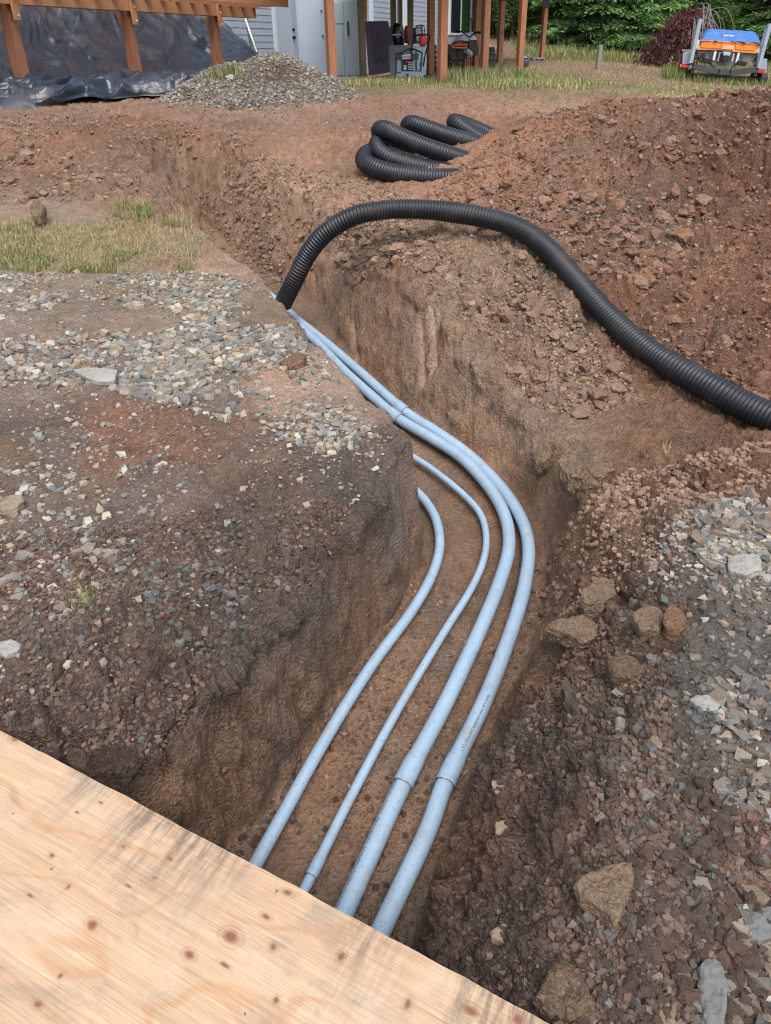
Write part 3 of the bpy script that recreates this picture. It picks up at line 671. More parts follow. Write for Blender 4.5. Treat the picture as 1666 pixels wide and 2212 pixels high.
# ------------------------------------------------------------------ the odd rocks one can point at
M_RK = {n: (soil_material(n, c) if 'rock' not in n else simple(n, c, .9, 0, .22, 16, .006, 80)) for n, c in
        (('tan_clod', lin(126, 106, 87)), ('rust_clod', lin(124, 96, 75)), ('pale_rock', lin(140, 138, 131)), ('slate_rock', lin(102, 104, 100)), ('buff_rock', lin(132, 116, 98)), ('brown_lump', lin(108, 89, 73)))}
def odd_rock(outline, thick, mat, name, label, cat, up=.6, tilt=0.0):
    cx = sum(p[0] for p in outline) / len(outline); yb = max(p[1] for p in outline); cyy = sum(p[1] for p in outline) / len(outline)
    h = hit(cx, .5 * (yb + cyy)); n0 = h[2] + thick * up; pts = []
    m = .107 + tilt
    base = h[2] - m * h[1]
    for x, y in outline: pts.append(onp(x, y, base + thick * up, m))
    pts = np.array(pts); c = pts.mean(0)
    # resample the outline, then rings: foot, widest edge, shoulder, inner, centre
    K = 36; P = np.vstack([pts, pts[:1]]); L = np.concatenate([[0], np.cumsum(np.linalg.norm(np.diff(P, axis=0), axis=1))]); s_ = np.linspace(0, L[-1], K, endpoint=False)
    E_ = np.stack([np.interp(s_, L, P[:, k]) for k in range(3)], 1); rings = []
    for f, dz in ((.78, -thick * 1.0), (.97, -thick * .45), (1.0, 0), (.9, thick * .10), (.68, thick * .16), (.45, thick * .14), (.2, thick * .17)):
        r = c + (E_ - c) * f; r[:, 2] += dz; rings.append(r)
    V = np.vstack(rings + [c[None] + [0, 0, thick * .16]]); nR = len(rings); F_ = []
    for a in range(nR - 1):
        for b in range(K): F_.append((a * K + b, a * K + (b + 1) % K, (a + 1) * K + (b + 1) % K, (a + 1) * K + b))
    for b in range(K): F_.append(((nR - 1) * K + b, (nR - 1) * K + (b + 1) % K, nR * K))
    d = V - c; V = V + (fbm(V, 22, 3, 5) * thick * .13)[:, None] * (d / (np.linalg.norm(d, axis=1, keepdims=True) + 1e-6)) + np.array([0, 0, 1]) * (billow(V, 45, 2, 9) * thick * .06)[:, None]
    org = np.array([c[0], c[1], h[2]]); me = bpy.data.meshes.new(name); me.from_pydata((V - org).tolist(), [], F_); me.update()
    bm = bmesh.new(); bm.from_mesh(me); bmesh.ops.subdivide_edges(bm, edges=bm.edges[:], cuts=2, use_grid_fill=True)
    for v in bm.verts:
        q = np.array(v.co[:])[None] + org; v.co += v.normal * float(vnoise(q, 55, 31)[0] * .07 + vnoise(q, 130, 33)[0] * .05) * thick
    bmesh.ops.recalc_face_normals(bm, faces=bm.faces); bm.to_mesh(me); bm.free()
    o = link(name, me, M_RK[mat]); o.location = org; return tag(o, label, cat)
odd_rock([(1238, 1915), (1268, 1888), (1300, 1874), (1366, 1862), (1368, 1905), (1352, 1950), (1328, 2000), (1312, 1972), (1288, 1950), (1256, 1940)], .055, 'tan_clod', 'soil_slab', 'triangular reddish brown slab of dried soil lying on the dark bank, biggest on the right foreground', 'clod', 1.25)
odd_rock([(1156, 2155), (1180, 2110), (1215, 2080), (1252, 2088), (1262, 2120), (1280, 2150), (1276, 2180), (1230, 2200), (1180, 2185)], .07, 'brown_lump', 'soil_lump', 'chunky brown soil lump at the bottom edge just right of the plywood corner', 'clod', .7)
odd_rock([(1508, 2085), (1524, 2068), (1560, 2078), (1568, 2120), (1572, 2165), (1566, 2225), (1528, 2230), (1512, 2150)], .04, 'slate_rock', 'slate_slab', 'long upright looking grey green stone slab at the bottom right of the bank', 'rock', .7)
odd_rock([(1420, 2170), (1450, 2160), (1482, 2172), (1498, 2200), (1480, 2230), (1430, 2235)], .03, 'buff_rock', 'flat_stone', 'squarish grey green stone at the bottom edge left of the long slab', 'rock', .6)
odd_rock([(1180, 1352), (1215, 1334), (1262, 1330), (1296, 1352), (1290, 1372), (1262, 1388), (1225, 1372)], .06, 'tan_clod', 'soil_lump', 'wedge shaped tan clod beside the bend of the rightmost conduit', 'clod', .9)
odd_rock([(1310, 1420), (1345, 1408), (1382, 1430), (1402, 1450), (1360, 1470), (1325, 1458)], .06, 'brown_lump', 'soil_lump', 'brown broken clod on the bank below the two rust coloured clods', 'clod', .9)
odd_rock([(1366, 1330), (1392, 1308), (1425, 1312), (1440, 1340), (1420, 1362), (1385, 1360)], .05, 'tan_clod', 'soil_lump', 'rounded rust coloured clod, left of a touching pair on the right bank', 'clod', .8)
odd_rock([(1432, 1330), (1450, 1305), (1478, 1318), (1484, 1342), (1465, 1362), (1440, 1352)], .05, 'rust_clod', 'soil_lump', 'rounded rust coloured clod, right of a touching pair on the right bank', 'clod', .8)
odd_rock([(1252, 1290), (1280, 1252), (1325, 1250), (1332, 1282), (1300, 1305), (1265, 1305)], .07, 'tan_clod', 'soil_lump', 'upright brown clod on the bank above the wedge shaped one', 'clod', .9)
odd_rock([(1208, 985), (1222, 962), (1252, 950), (1290, 958), (1322, 985), (1326, 1015), (1290, 1032), (1235, 1030), (1212, 1010)], .13, 'tan_clod', 'soil_boulder', 'large rough brown soil boulder in the hollow right of the conduit bend', 'boulder', 1.15)
odd_rock([(1148, 940), (1175, 930), (1192, 950), (1190, 990), (1160, 1005), (1150, 975)], .10, 'tan_clod', 'soil_lump', 'tall brown clod leaning on the trench wall left of the large boulder', 'clod', 1.1)
odd_rock([(1062, 1690), (1080, 1680), (1104, 1695), (1108, 1722), (1085, 1732), (1068, 1712)], .04, 'buff_rock', 'small_rock', 'small tan stone high on the slope right of the conduit coupling', 'rock', 1.3)
odd_rock([(1070, 1775), (1098, 1766), (1118, 1785), (1112, 1808), (1088, 1812), (1072, 1800)], .04, 'buff_rock', 'small_rock', 'small tan stone on the slope just below the one beside the coupling', 'rock', 1.3)
odd_rock([(1058, 2010), (1085, 1996), (1112, 2008), (1118, 2025), (1090, 2040), (1062, 2030)], .035, 'buff_rock', 'small_rock', 'oval tan stone close to the plywood edge at the lower middle', 'rock', 1.3)
odd_rock([(1612, 1985), (1640, 1960), (1672, 1958), (1680, 2030), (1640, 2035), (1612, 2015)], .035, 'slate_rock', 'flat_stone', 'big flat blue grey stone cut by the right edge of the picture', 'rock', .7)
odd_rock([(1490, 1510), (1530, 1500), (1560, 1515), (1556, 1535), (1520, 1538)], .03, 'pale_rock', 'flat_stone', 'flat pale stone with a pointed side on the right gravel strip', 'rock', .7)
odd_rock([(1572, 1200), (1600, 1195), (1640, 1200), (1648, 1230), (1610, 1242), (1575, 1232)], .04, 'pale_rock', 'flat_stone', 'largest pale stone of the gravel patch at the right edge', 'rock', .8)
odd_rock([(160, 800), (182, 794), (225, 796), (252, 800), (250, 822), (215, 826), (178, 812)], .04, 'pale_rock', 'flat_stone', 'flat light grey slab stone, largest in the left gravel strip', 'rock', .8)
odd_rock([(0, 1090), (18, 1072), (48, 1070), (54, 1082), (34, 1098), (6, 1104)], .045, 'buff_rock', 'cobble', 'rounded pale cobble near the left edge of the dark gravel ground', 'rock', .8)
odd_rock([(-8, 1392), (22, 1380), (48, 1390), (40, 1408), (10, 1416), (-10, 1410)], .035, 'pale_rock', 'cobble', 'flat grey blue cobble at the left edge above the plywood', 'rock', .8)
odd_rock([(604, 782), (622, 770), (650, 762), (664, 768), (655, 782), (625, 794)], .05, 'rust_clod', 'soil_lump', 'flat orange brown clod near the lip of the trench among gravel', 'clod', .8)
odd_rock([(66, 452), (74, 436), (88, 434), (96, 450), (90, 466), (72, 466)], .12, 'tan_clod', 'soil_lump', 'tan lump standing at the far left corner of the grass patch', 'clod', .8)

# ------------------------------------------------------------------ four grey conduits in the trench
def pvc_material():
    m, nt, b = new_mat('grey_pvc'); k = NT(nt); co = k.coord()
    n = k.noise(co, 6, 4, .6)
    c = k.mix(1.0, (.27, .375, .475), k.ramp(n, [(.3, .92), (.7, 1.06)]), 'MULTIPLY')
    d = k.voro(co, 95); cc = k.voro(co, 95, 'Color'); sp = k.n('ShaderNodeSeparateColor'); k.l(cc, sp.inputs[0])
    drop = k.math('MULTIPLY', k.ramp(d, [(.16, 1), (.26, 0)]), k.ramp(sp.outputs[0], [(.52, 0), (.56, 1)]))
    d2 = k.voro(co, 230); cc2 = k.voro(co, 230, 'Color'); sp2 = k.n('ShaderNodeSeparateColor'); k.l(cc2, sp2.inputs[0])
    drop2 = k.math('MULTIPLY', k.ramp(d2, [(.2, 1), (.3, 0)]), k.ramp(sp2.outputs[1], [(.6, 0), (.66, 1)]))
    dr = k.math('MAXIMUM', drop, k.math('MULTIPLY', drop2, .6))
    c = k.mix(k.math('MULTIPLY', dr, .7), c, (.10, .11, .13))
    dirt = k.math('MULTIPLY', k.ramp(k.noise(co, 11, 6, .75), [(.52, 0), (.72, 1)]), .55)
    c = k.mix(dirt, c, (.25, .19, .15))
    k.l(c, b.inputs['Base Color']); k.l(k.math('ADD', .3, k.math('MULTIPLY', dirt, .6)), b.inputs['Roughness']); b.inputs['Specular IOR Level'].default_value = .55
    k.l(k.bump(dr, .5, .0015), b.inputs['Normal']); return m
M_PVC = pvc_material(); M_INK = simple('black_print', (.03, .035, .045), .6)
M_GAP = simple('joint_shadow_gap', (.09, .10, .12), .6)
def pvc(name, label, px, r, bells, texts=()):
    ext = []
    P = np.array([onp(x, y, FZ + r * 1.0 + .012) for x, y in px])
    d0 = P[0] - P[1]; P = np.vstack([P[0] + d0 / np.linalg.norm(d0) * 1.2, P])
    C_, s_ = catmull(P, .02)
    root = empty(name, C_[len(C_) // 2], label, 'conduit', 'grey conduits laid side by side in the trench')
    org = C_[len(C_) // 2]
    cuts = []
    for bx, by in bells:
        q = onp(bx, by, FZ + r + .012); cuts.append(int(np.argmin(np.linalg.norm(C_ - q, axis=1))))
    cuts = sorted(cuts); ends = [0] + cuts + [len(C_) - 1]
    for i, (a, e) in enumerate(zip(ends[:-1], ends[1:])):
        if e - a < 3: continue
        V, Q = tube_arr(C_[a:e + 1], r, 28); me = clean_quads(mesh_np('pipe', V - org, Q, smooth=True)); link('pipe_length', me, M_PVC, root)
    for cidx in cuts:                                  # belled socket: its mouth faces the near end
        seg = C_[cidx:cidx + 12]; t = np.linspace(0, 1, 60); s0 = np.linspace(0, 1, len(seg)); S = np.stack([np.interp(t, s0, seg[:, k]) for k in range(3)], 1)
        L = .11 if r > .025 else .07; ln = np.linalg.norm(S[-1] - S[0]); S = S[: max(6, int(60 * min(1, L * 1.25 / ln)))]
        tt = np.linspace(0, 1, len(S)); R = r * np.where(tt < .72, 1.155, 1.155 - .155 * (tt - .72) / .28)
        R[0] = r * 1.0; S[0] = S[1]; R[-1] = r * 1.003
        V, Q = tube_arr(S, R, 28, cap=False); me = mesh_np('coupling', V - org, Q, smooth=False)
        me.polygons.foreach_set('use_smooth', np.ones(len(me.polygons), bool)); link('coupling', me, M_PVC, root)
    for txt, tx, ty, ang, size in texts:
        q = onp(tx, ty, FZ + r + .012); i0 = int(np.argmin(np.linalg.norm(C_ - q, axis=1)))
        cu = bpy.data.curves.new('print', 'FONT'); cu.body = txt; cu.size = size; cu.resolution_u = 2
        to = bpy.data.objects.new('print', cu); COL.objects.link(to); dg = bpy.context.evaluated_depsgraph_get(); dg.update()
        tm = bpy.data.meshes.new_from_object(to.evaluated_get(dg)); bpy.data.objects.remove(to)
        T_, A_, B_ = frames(C_); Sl = C_[i0:]; sl = s_[i0:] - s_[i0]
        for v in tm.vertices:
            u, w = v.co.x, v.co.y; c0 = np.array([np.interp(u, sl, Sl[:, k]) for k in range(3)]); a0 = np.array([np.interp(u, sl, A_[i0:, k]) for k in range(3)]); b0 = np.array([np.interp(u, sl, B_[i0:, k]) for k in range(3)])
            an = ang + (w / r); rr_ = r + .0006
            v.co = Vector(c0 + rr_ * (math.cos(an) * a0 + math.sin(an) * b0) - org)
        link('printed_text', tm, M_INK, root)
    for ch in root.children: pass
    return root
pvc('conduit', 'medium thick grey conduit, leftmost in the near trench, vanishing behind the soil corner',
    [(560, 1853), (700, 1602), (800, 1442), (888, 1322), (932, 1245), (950, 1182), (944, 1128), (925, 1090), (900, 1062), (860, 1030), (800, 985), (730, 925), (640, 850)], .0225, [])
pvc('conduit', 'thinnest grey conduit, second from the left in the near trench',
    [(662, 1913), (760, 1718), (860, 1532), (960, 1365), (1018, 1272), (1046, 1205), (1050, 1150), (1034, 1104), (990, 1058), (932, 1012), (886, 982), (840, 945), (760, 880), (660, 790)], .0167, [(672, 1893)])
pvc('conduit', 'thick grey conduit third from the left with a line of black print near the plywood',
    [(748, 1960), (872, 1690), (962, 1520), (1042, 1350), (1084, 1245), (1100, 1175), (1090, 1112), (1056, 1052), (998, 990), (930, 945), (860, 903), (800, 852), (740, 797), (690, 745), (640, 700)], .0302, [(866, 1698), (862, 906)],
    [('NEMA TC2 SUNLIGHT RESISTANT   MAX 90°C WIRE   CONDUIT SCH 40 PVC', 738, 1980, 2.05, .013)])
pvc('conduit', 'thick grey conduit hugging the right side of the trench and reaching the black hose',
    [(835, 1985), (922, 1800), (966, 1682), (1052, 1502), (1112, 1342), (1136, 1252), (1142, 1180), (1126, 1120), (1082, 1052), (1012, 982), (942, 932), (873, 887), (780, 805), (705, 740), (640, 688), (600, 652), (560, 618)], .0302, [(962, 1692), (880, 889)],
    [('NEMA TC2 SUNLIGHT RESISTANT MAX 90°C WIRE', 985, 1640, 1.0, .013)])

# ------------------------------------------------------------------ black corrugated hose
def black_plastic(name, rough=.42, dusty=.5):
    m, nt, b = new_mat(name); k = NT(nt); co = k.coord()
    d = k.math('MULTIPLY', k.ramp(k.noise(co, 5, 6, .7), [(.5, 0), (.72, 1)]), dusty)
    g = k.n('ShaderNodeNewGeometry'); 
    k.l(k.mix(d, (.007, .009, .013), (.09, .062, .047)), b.inputs['Base Color']); b.inputs['Roughness'].default_value = rough
    k.l(k.math('ADD', rough, k.math('MULTIPLY', d, .4)), b.inputs['Roughness']); b.inputs['Specular IOR Level'].default_value = .45
    return m
M_HOSE = black_plastic('black_corrugated_plastic', .42, .3)
def corrugated(P3, R, pitch=.0215, seg=26, stations=5):
    C_, s_ = catmull(P3, pitch / stations); n = len(C_); ph = (np.arange(n) % stations)
    prof = np.array([1.0, .995, .945, .865, .93])[:stations]
    Rr_ = R * prof[ph]
    rg = np.random.default_rng(3); Rr_ = Rr_ * (1 + .012 * np.interp(np.arange(n), np.arange(0, n + 40, 40), rg.normal(size=len(np.arange(0, n + 40, 40)))))
    return tube_arr(C_, Rr_, seg)
HP = [at(*p) for p in [(596, 690, 5.45), (612, 655, 5.38), (640, 598, 5.28), (668, 545, 5.25), (705, 502, 5.22), (762, 468, 5.2), (830, 454, 5.2), (900, 452, 5.17), (975, 458, 5.1), (1060, 473, 4.98), (1130, 498, 4.87), (1185, 540, 4.72), (1235, 595, 4.52), (1300, 668, 4.24), (1380, 742, 3.95), (1455, 794, 3.72)]]
HP2 = [at(*p) for p in [(1440, 784, 3.77), (1500, 818, 3.62), (1560, 850, 3.48), (1620, 882, 3.36), (1700, 935, 3.2), (1800, 1010, 3.02), (1950, 1110, 2.8)]]
for q in (HP, HP2):
    for p in q:
        if p[0] > 1.0: p[2] = max(p[2], float(zat(p[0], p[1])[0]) + .055)
hose = empty('drain_hose', HP[8], 'black corrugated hose arching out of the trench over the right bank', 'hose')
V, Q = corrugated(HP[1:], .064); link('hose_section', clean_quads(mesh_np('hose_section', V - HP[8], Q, smooth=True)), M_HOSE, hose)
V, Q = corrugated(HP2, .073, .0235); link('hose_section', clean_quads(mesh_np('hose_section', V - HP[8], Q, smooth=True)), M_HOSE, hose)['label'] = 'wider black hose section the arch plugs into'
# coil lying on the graded ground behind the heap
def C3(*pts): return [at(x, y, D - .12) for x, y, D in pts]
coil_strands = [
    C3((1100, 372, 6.85), (1000, 383, 6.8), (930, 384, 6.85), (860, 376, 6.95), (808, 362, 7.05), (786, 346, 7.25), (797, 331, 7.5), (830, 330, 7.65), (880, 350, 7.6), (960, 366, 7.45), (1050, 372, 7.3)),
    C3((1090, 378, 7.0), (1000, 374, 7.05), (930, 366, 7.15), (870, 352, 7.25), (830, 336, 7.35), (814, 316, 7.5), (828, 303, 7.7), (870, 312, 7.85), (930, 334, 7.8), (1000, 350, 7.7), (1080, 365, 7.5)),
    C3((1110, 378, 7.1), (1040, 357, 7.15), (980, 338, 7.2), (920, 318, 7.3), (870, 298, 7.4), (838, 283, 7.5), (822, 280, 7.62), (826, 292, 7.8), (880, 318, 8.0), (960, 338, 8.0), (1060, 352, 7.9)),
    C3((1150, 350, 7.6), (1085, 327, 7.65), (1030, 311, 7.7), (970, 294, 7.8), (920, 277, 7.9), (890, 268, 8.0), (884, 275, 8.15), (920, 296, 8.3), (990, 318, 8.3), (1080, 338, 8.2)),
    C3((1160, 350, 7.9), (1100, 327, 7.95), (1055, 308, 8.0), (1015, 286, 8.1), (988, 268, 8.2), (982, 264, 8.35), (1000, 268, 8.5), (1050, 288, 8.6), (1110, 316, 8.6), (1170, 340, 8.5))]
coil = empty('coiled_drain_hose', coil_strands[0][3], 'coil of black corrugated drain hose lying on the dirt behind the heap', 'hose')
for st in coil_strands:
    V, Q = corrugated(st, .078, .024, 20, 4); link('hose_loop', clean_quads(mesh_np('hose_loop', V - coil_strands[0][3], Q, smooth=True)), M_HOSE, coil)

# ------------------------------------------------------------------ plywood sheet bridging the trench
def plywood_material():
    m, nt, b = new_mat('plywood'); k = NT(nt); co = k.coord()
    sep = k.n('ShaderNodeSeparateXYZ'); k.l(co, sep.inputs[0])
    KN = []
    e = PLY_B - PLY_A; L = np.linalg.norm(e); ex = e / L; ny = np.cross(ex, [0, 0, 1.0]); ny /= np.linalg.norm(ny)
    knots = [(250, 2005 - 0, .7), (196, 2030, .55), (237, 2320, 1)]
    px = [(252, 2004, .7), (194, 2029, .6), (236, 2320, 0)]
    src = [(410, 903, 1.0), (307, 736, .6), (147, 780, .7), (562, 725, .6), (672, 686, .5), (338, 399, .5), (438, 352, .5), (234, 598, .6), (737, 596, .6), (279, 1133, .8), (825, 1028, .9), (1001, 944, 1.3), (1184, 986, 1.3), (976, 1071, .9), (1151, 850, .9), (1243, 740, 1.1), (1475, 1023, 1.1), (1196, 1224, 1.2), (70, 68, 1.2), (187, 1260, .8), (538, 549, .35), (65, 410, .4)]
    dist_field = None; offs = None
    pos_ = []
    for X, Y, s_ in src:
        pos_.append((X / 1.735 / 1.1525, (1800 + Y / 1.735) / 1.1525, s_))
    pos_ += [((1000 + 28 / 1.811) / 1.1525, (1750 + 1368 / 1.811) / 1.1525, 1.2), ((1000 + 312 / 1.811) / 1.1525, (1750 + 1392 / 1.811) / 1.1525, 1.6), ((1000 + 525 / 1.811) / 1.1525, (1750 + 1428 / 1.811) / 1.1525, 1.7)]
    mask = None; warp = None; halo = None
    wobn = k.n('ShaderNodeVectorMath'); wobn.operation = 'SCALE'; wobn.inputs['Scale'].default_value = .006; wn1 = k.n('ShaderNodeVectorMath'); wn1.operation = 'SUBTRACT'; k.l(k.noise(co, 55, 3, .6, out='Color'), wn1.inputs[0]); wn1.inputs[1].default_value = (.5, .5, .5); k.l(wn1.outputs[0], wobn.inputs[0]); cow = k.n('ShaderNodeVectorMath'); k.l(co, cow.inputs[0]); k.l(wobn.outputs[0], cow.inputs[1]); cow = cow.outputs[0]
    for X, Y, s_ in pos_:
        p = onp(X, Y, .03) - PLY_A; u, v = p @ ex, p @ -ny
        mp = k.n('ShaderNodeVectorMath'); mp.operation = 'SUBTRACT'; k.l(cow, mp.inputs[0]); mp.inputs[1].default_value = (u, p @ ny, 0)
        sc_ = k.n('ShaderNodeVectorMath'); sc_.operation = 'MULTIPLY'; k.l(mp.outputs[0], sc_.inputs[0]); sc_.inputs[1].default_value = (.8 + .35 * math.sin(X), 1.05 + .4 * math.cos(X * 1.7), 0)
        ln = k.n('ShaderNodeVectorMath'); ln.operation = 'LENGTH'; k.l(sc_.outputs[0], ln.inputs[0]); d = ln.outputs['Value']
        R = .0058 * s_
        mk = k.ramp(k.math('DIVIDE', d, R * 3.2, True), [(.16, 1), (.3, .62), (.42, .25), (.5, .12), (.58, .3), (.68, 0)])
        wv = k.math('MULTIPLY', k.math('EXPONENT', k.math('MULTIPLY', k.math('DIVIDE', d, R * 3.4), -1.0)), R * 2.2)
        mask = mk if mask is None else k.math('MAXIMUM', mask, mk)
        warp = wv if warp is None else k.math('ADD', warp, wv)
    n_w = k.noise(k.map(co, (1.0, 2.2, 1)), 2.2, 3, .5)
    v2 = k.math('ADD', sep.outputs[1], k.math('ADD', k.math('MULTIPLY', n_w, .10), warp))
    cb = k.n('ShaderNodeCombineXYZ'); k.l(k.math('MULTIPLY', sep.outputs[0], .05), cb.inputs[0]); k.l(v2, cb.inputs[1])
    bands = k.noise(cb.outputs[0], 30, 5, .62); fine = k.noise(k.map(co, (2.2, 240, 1)), 1.0, 5, .72); fine2 = k.noise(k.map(co, (9, 700, 1)), 1.0, 3, .7)
    c = k.mix(k.ramp(bands, [(.32, 0), (.68, 1)]), (.50, .36, .235), (.42, .275, .165))
    # one flat-sawn cathedral figure
    wv_ = k.math('SINE', k.math('MULTIPLY', k.noise(k.map(co, (1.2, 3.0, 1)), 1.6, 2, .4), 42)); c = k.mix(k.math('MULTIPLY', k.ramp(wv_, [(.80, 0), (.99, 1)]), .5), c, (.42, .22, .11))
    c = k.mix(1.0, c, k.ramp(fine, [(.32, .78), (.6, 1.07)]), 'MULTIPLY'); c = k.mix(1.0, c, k.ramp(fine2, [(.36, .76), (.56, 1.05)]), 'MULTIPLY')
    bleach = k.ramp(k.noise(co, 4.5, 5, .6), [(.52, 0), (.75, .5)]); c = k.mix(bleach, c, (.50, .41, .32))
    c = k.mix(k.math('MULTIPLY', mask, .9), c, (.17, .055, .03))
    st = k.math('MULTIPLY', k.ramp(k.noise(co, 5.5, 7, .68, dist=.6), [(.52, 0), (.66, 1)]), k.ramp(k.noise(k.map(co, (3, 60, 1)), 2, 4, .7), [(.3, .2), (.6, 1)]))
    st = k.math('MULTIPLY', st, .62); c = k.mix(st, c, (.19, .155, .125))
    # muddy scuffs across the far edge
    edge = k.math('SUBTRACT', 1.0, k.math('DIVIDE', k.math('ABSOLUTE', sep.outputs[1]), .22, True)); sc2 = k.noise(k.map(co, (26, 4, 1)), 1.4, 5, .75)
    e2 = k.math('MULTIPLY', k.math('MULTIPLY', edge, k.ramp(sc2, [(.42, 0), (.6, 1)])), k.ramp(k.noise(k.map(co, (2.6, .5, 1)), 1.0, 2, .5), [(.44, 0), (.56, 1)])); c = k.mix(k.math('MULTIPLY', e2, .9), c, (.11, .09, .075))
    sp = k.voro(co, 26); scol = k.voro(co, 26, 'Color'); ss = k.n('ShaderNodeSeparateColor'); k.l(scol, ss.inputs[0])
    spk = k.math('MULTIPLY', k.ramp(k.math('ADD', sp, k.math('MULTIPLY', k.noise(co, 220, 2, .5), .12)), [(.13, 1), (.17, 0)]), k.ramp(ss.outputs[0], [(.86, 0), (.88, 1)])); c = k.mix(k.math('MULTIPLY', spk, .8), c, (.09, .075, .06))
    k.l(c, b.inputs['Base Color']); b.inputs['Roughness'].default_value = .72; b.inputs['Specular IOR Level'].default_value = .3
    h = k.math('ADD', k.math('MULTIPLY', fine, .6), k.math('ADD', k.math('MULTIPLY', fine2, .5), k.math('MULTIPLY', mask, -.3)))
    k.l(k.bump(h, .45, .002), b.inputs['Normal']); return m, ex, ny
M_PLY, EX, NY = plywood_material()
up_ = np.cross(EX, -NY) if np.cross(EX, -NY)[2] > 0 else -np.cross(EX, -NY)
U_, V_ = np.linspace(-.35, 2.09, 480), np.linspace(0, 1.22, 40)
uu, vv = np.meshgrid(U_, V_); n_ = len(U_)
jag = np.interp(U_, U_[::4], (vnoise(np.stack([U_[::4], U_[::4] * 0, U_[::4] * 0], 1), 30, 4) * .0012 + vnoise(np.stack([U_[::4], U_[::4] * 0, U_[::4] * 0], 1), 7, 5) * .0015))
top = np.stack([uu, vv, .004 * np.sin(uu * 2.1) + .003 * vnoise(np.stack([uu.ravel(), vv.ravel(), uu.ravel() * 0], 1), 3, 9).reshape(uu.shape)], -1); top[0, :, 1] += jag
edge_ = top[0].copy(); edge_[:, 1] += .0015; edge_[:, 2] -= .003; bot = top[0].copy(); bot[:, 2] -= .016; bot[:, 1] += .002
bk = top[-1].copy(); bk[:, 2] -= .016
G3 = np.vstack([bk[None], bot[None], edge_[None] - [0, .0022, 0], top, bk[None]]); rws = len(G3)
# local frame: x along the edge, y toward the viewer
Vl = G3.reshape(-1, 3); ii_ = np.arange(rws * n_).reshape(rws, n_); Qp = np.stack([ii_[:-1, :-1], ii_[:-1, 1:], ii_[1:, 1:], ii_[1:, :-1]], -1).reshape(-1, 4)
yv = NY if NY[1] < 0 else -NY
Vl2 = Vl.copy()
if NY[1] >= 0: Vl2[:, 1] *= -1
ply = link('plywood_sheet', mesh_np('plywood_sheet', Vl2, Qp, smooth=False), M_PLY)
zz = np.cross(EX, NY if True else yv)
Mx = Matrix(((EX[0], NY[0], 0, 0), (EX[1], NY[1], 0, 0), (EX[2], NY[2], 0, 0), (0, 0, 0, 1)))
zax = np.cross(EX, NY); 
for r_ in range(3): Mx[r_][2] = zax[r_] if zax[2] > 0 else -zax[r_]
ply.matrix_world = Matrix.Translation(PLY_A) @ Mx
tag(ply, 'weathered plywood sheet with small round knots bridging the near end of the trench', 'plywood sheet')

# ------------------------------------------------------------------ house, decks and what stands under them
dv_, nv_ = np.array([.4, .917, 0]), np.array([.917, -.4, 0])
_p0 = at(65, 170, 12.0); DX0 = np.array([_p0[0], 12.0, 0])
def dline(t, n=0.0, z=0.0): return DX0 + dv_ * t + nv_ * n + np.array([0, 0, z])
WX0 = DX0 - nv_ * 3.0
def onwall(x, y, off=0.0):
    r = ray(x, y); q = WX0 + nv_ * off; t = ((q - CAM) @ nv_) / (r @ nv_); return CAM + r * t
RZ = math.atan2(dv_[1], dv_[0])
def wall_t(p): return float((p - WX0) @ dv_)
M_SIDE = simple('grey_siding', (.33, .38, .44), .6, 0, .05, 1.5, .004, 30)
M_TRIM = simple('white_trim', (.62, .65, .68), .55, 0, .05, 3)
M_DOOR = simple('painted_door', (.40, .47, .54), .5, 0, .03, 2)
M_GLASS = simple('window_glass', (.02, .025, .028), .06, 0, .1, 2); M_METAL = simple('dark_metal', (.03, .03, .032), .4, .6, .1, 8)
M_CAB = simple('grey_cabinet', (.38, .46, .54), .45, 0, .04, 1.2); M_CABR = simple('pale_cabinet', (.46, .54, .58), .45, 0, .04, 1.2)
def wood(name, col, dark, rough=.75):
    m, nt, b = new_mat(name); k = NT(nt); co = k.coord()
    n = k.noise(k.map(co, (5, 5, 1.1)), 3.2, 6, .65, dist=.8); v = k.voro(k.map(co, (1, 1, .45)), 2.6)
    c = k.mix(k.ramp(n, [(.3, 0), (.7, 1)]), col, dark)
    c = k.mix(k.math('MULTIPLY', k.ramp(v, [(.04, 1), (.09, 0)]), .8), c, (.05, .025, .015))
    f = k.noise(k.map(co, (40, 40, 2)), 3, 4, .7); c = k.mix(1.0, c, k.ramp(f, [(.3, .8), (.7, 1.15)]), 'MULTIPLY')
    k.l(c, b.inputs['Base Color']); b.inputs['Roughness'].default_value = rough; b.inputs['Specular IOR Level'].default_value = .3
    k.l(k.bump(f, .4, .004), b.inputs['Normal']); return m
M_CED = wood('stained_timber', (.36, .165, .085), (.25, .105, .055)); M_CEDL = wood('light_stained_timber', (.50, .25, .125), (.38, .18, .09))
M_GRN = wood('treated_timber', (.25, .20, .11), (.17, .14, .075)); M_YEL = simple('yellow_paint', (.75, .38, .05), .5)
house = empty('house', WX0 + dv_ * 15 + [0, 0, 1.0], 'grey house with horizontal lap siding seen along its long wall behind the deck posts', 'house')
HO = np.array(house.location)
def hb(mb, t0, t1, z0, z1, off0, off1):                # box on the wall: along, up, out
    c = WX0 + dv_ * (t0 + t1) / 2 + nv_ * (off0 + off1) / 2; c[2] = (z0 + z1) / 2
    return mb.box(c, (abs(t1 - t0), abs(off1 - off0), z1 - z0), rz=RZ)
T_END = wall_t(onwall(1036, 100)); T0 = -6.0
MB_ = MB(); hb(MB_, T0, T_END - .02, .5, 6.4, -8.0, -.02); MB_.build('wall_core', M_SIDE, house, org=HO)
z = .85; lapm = None
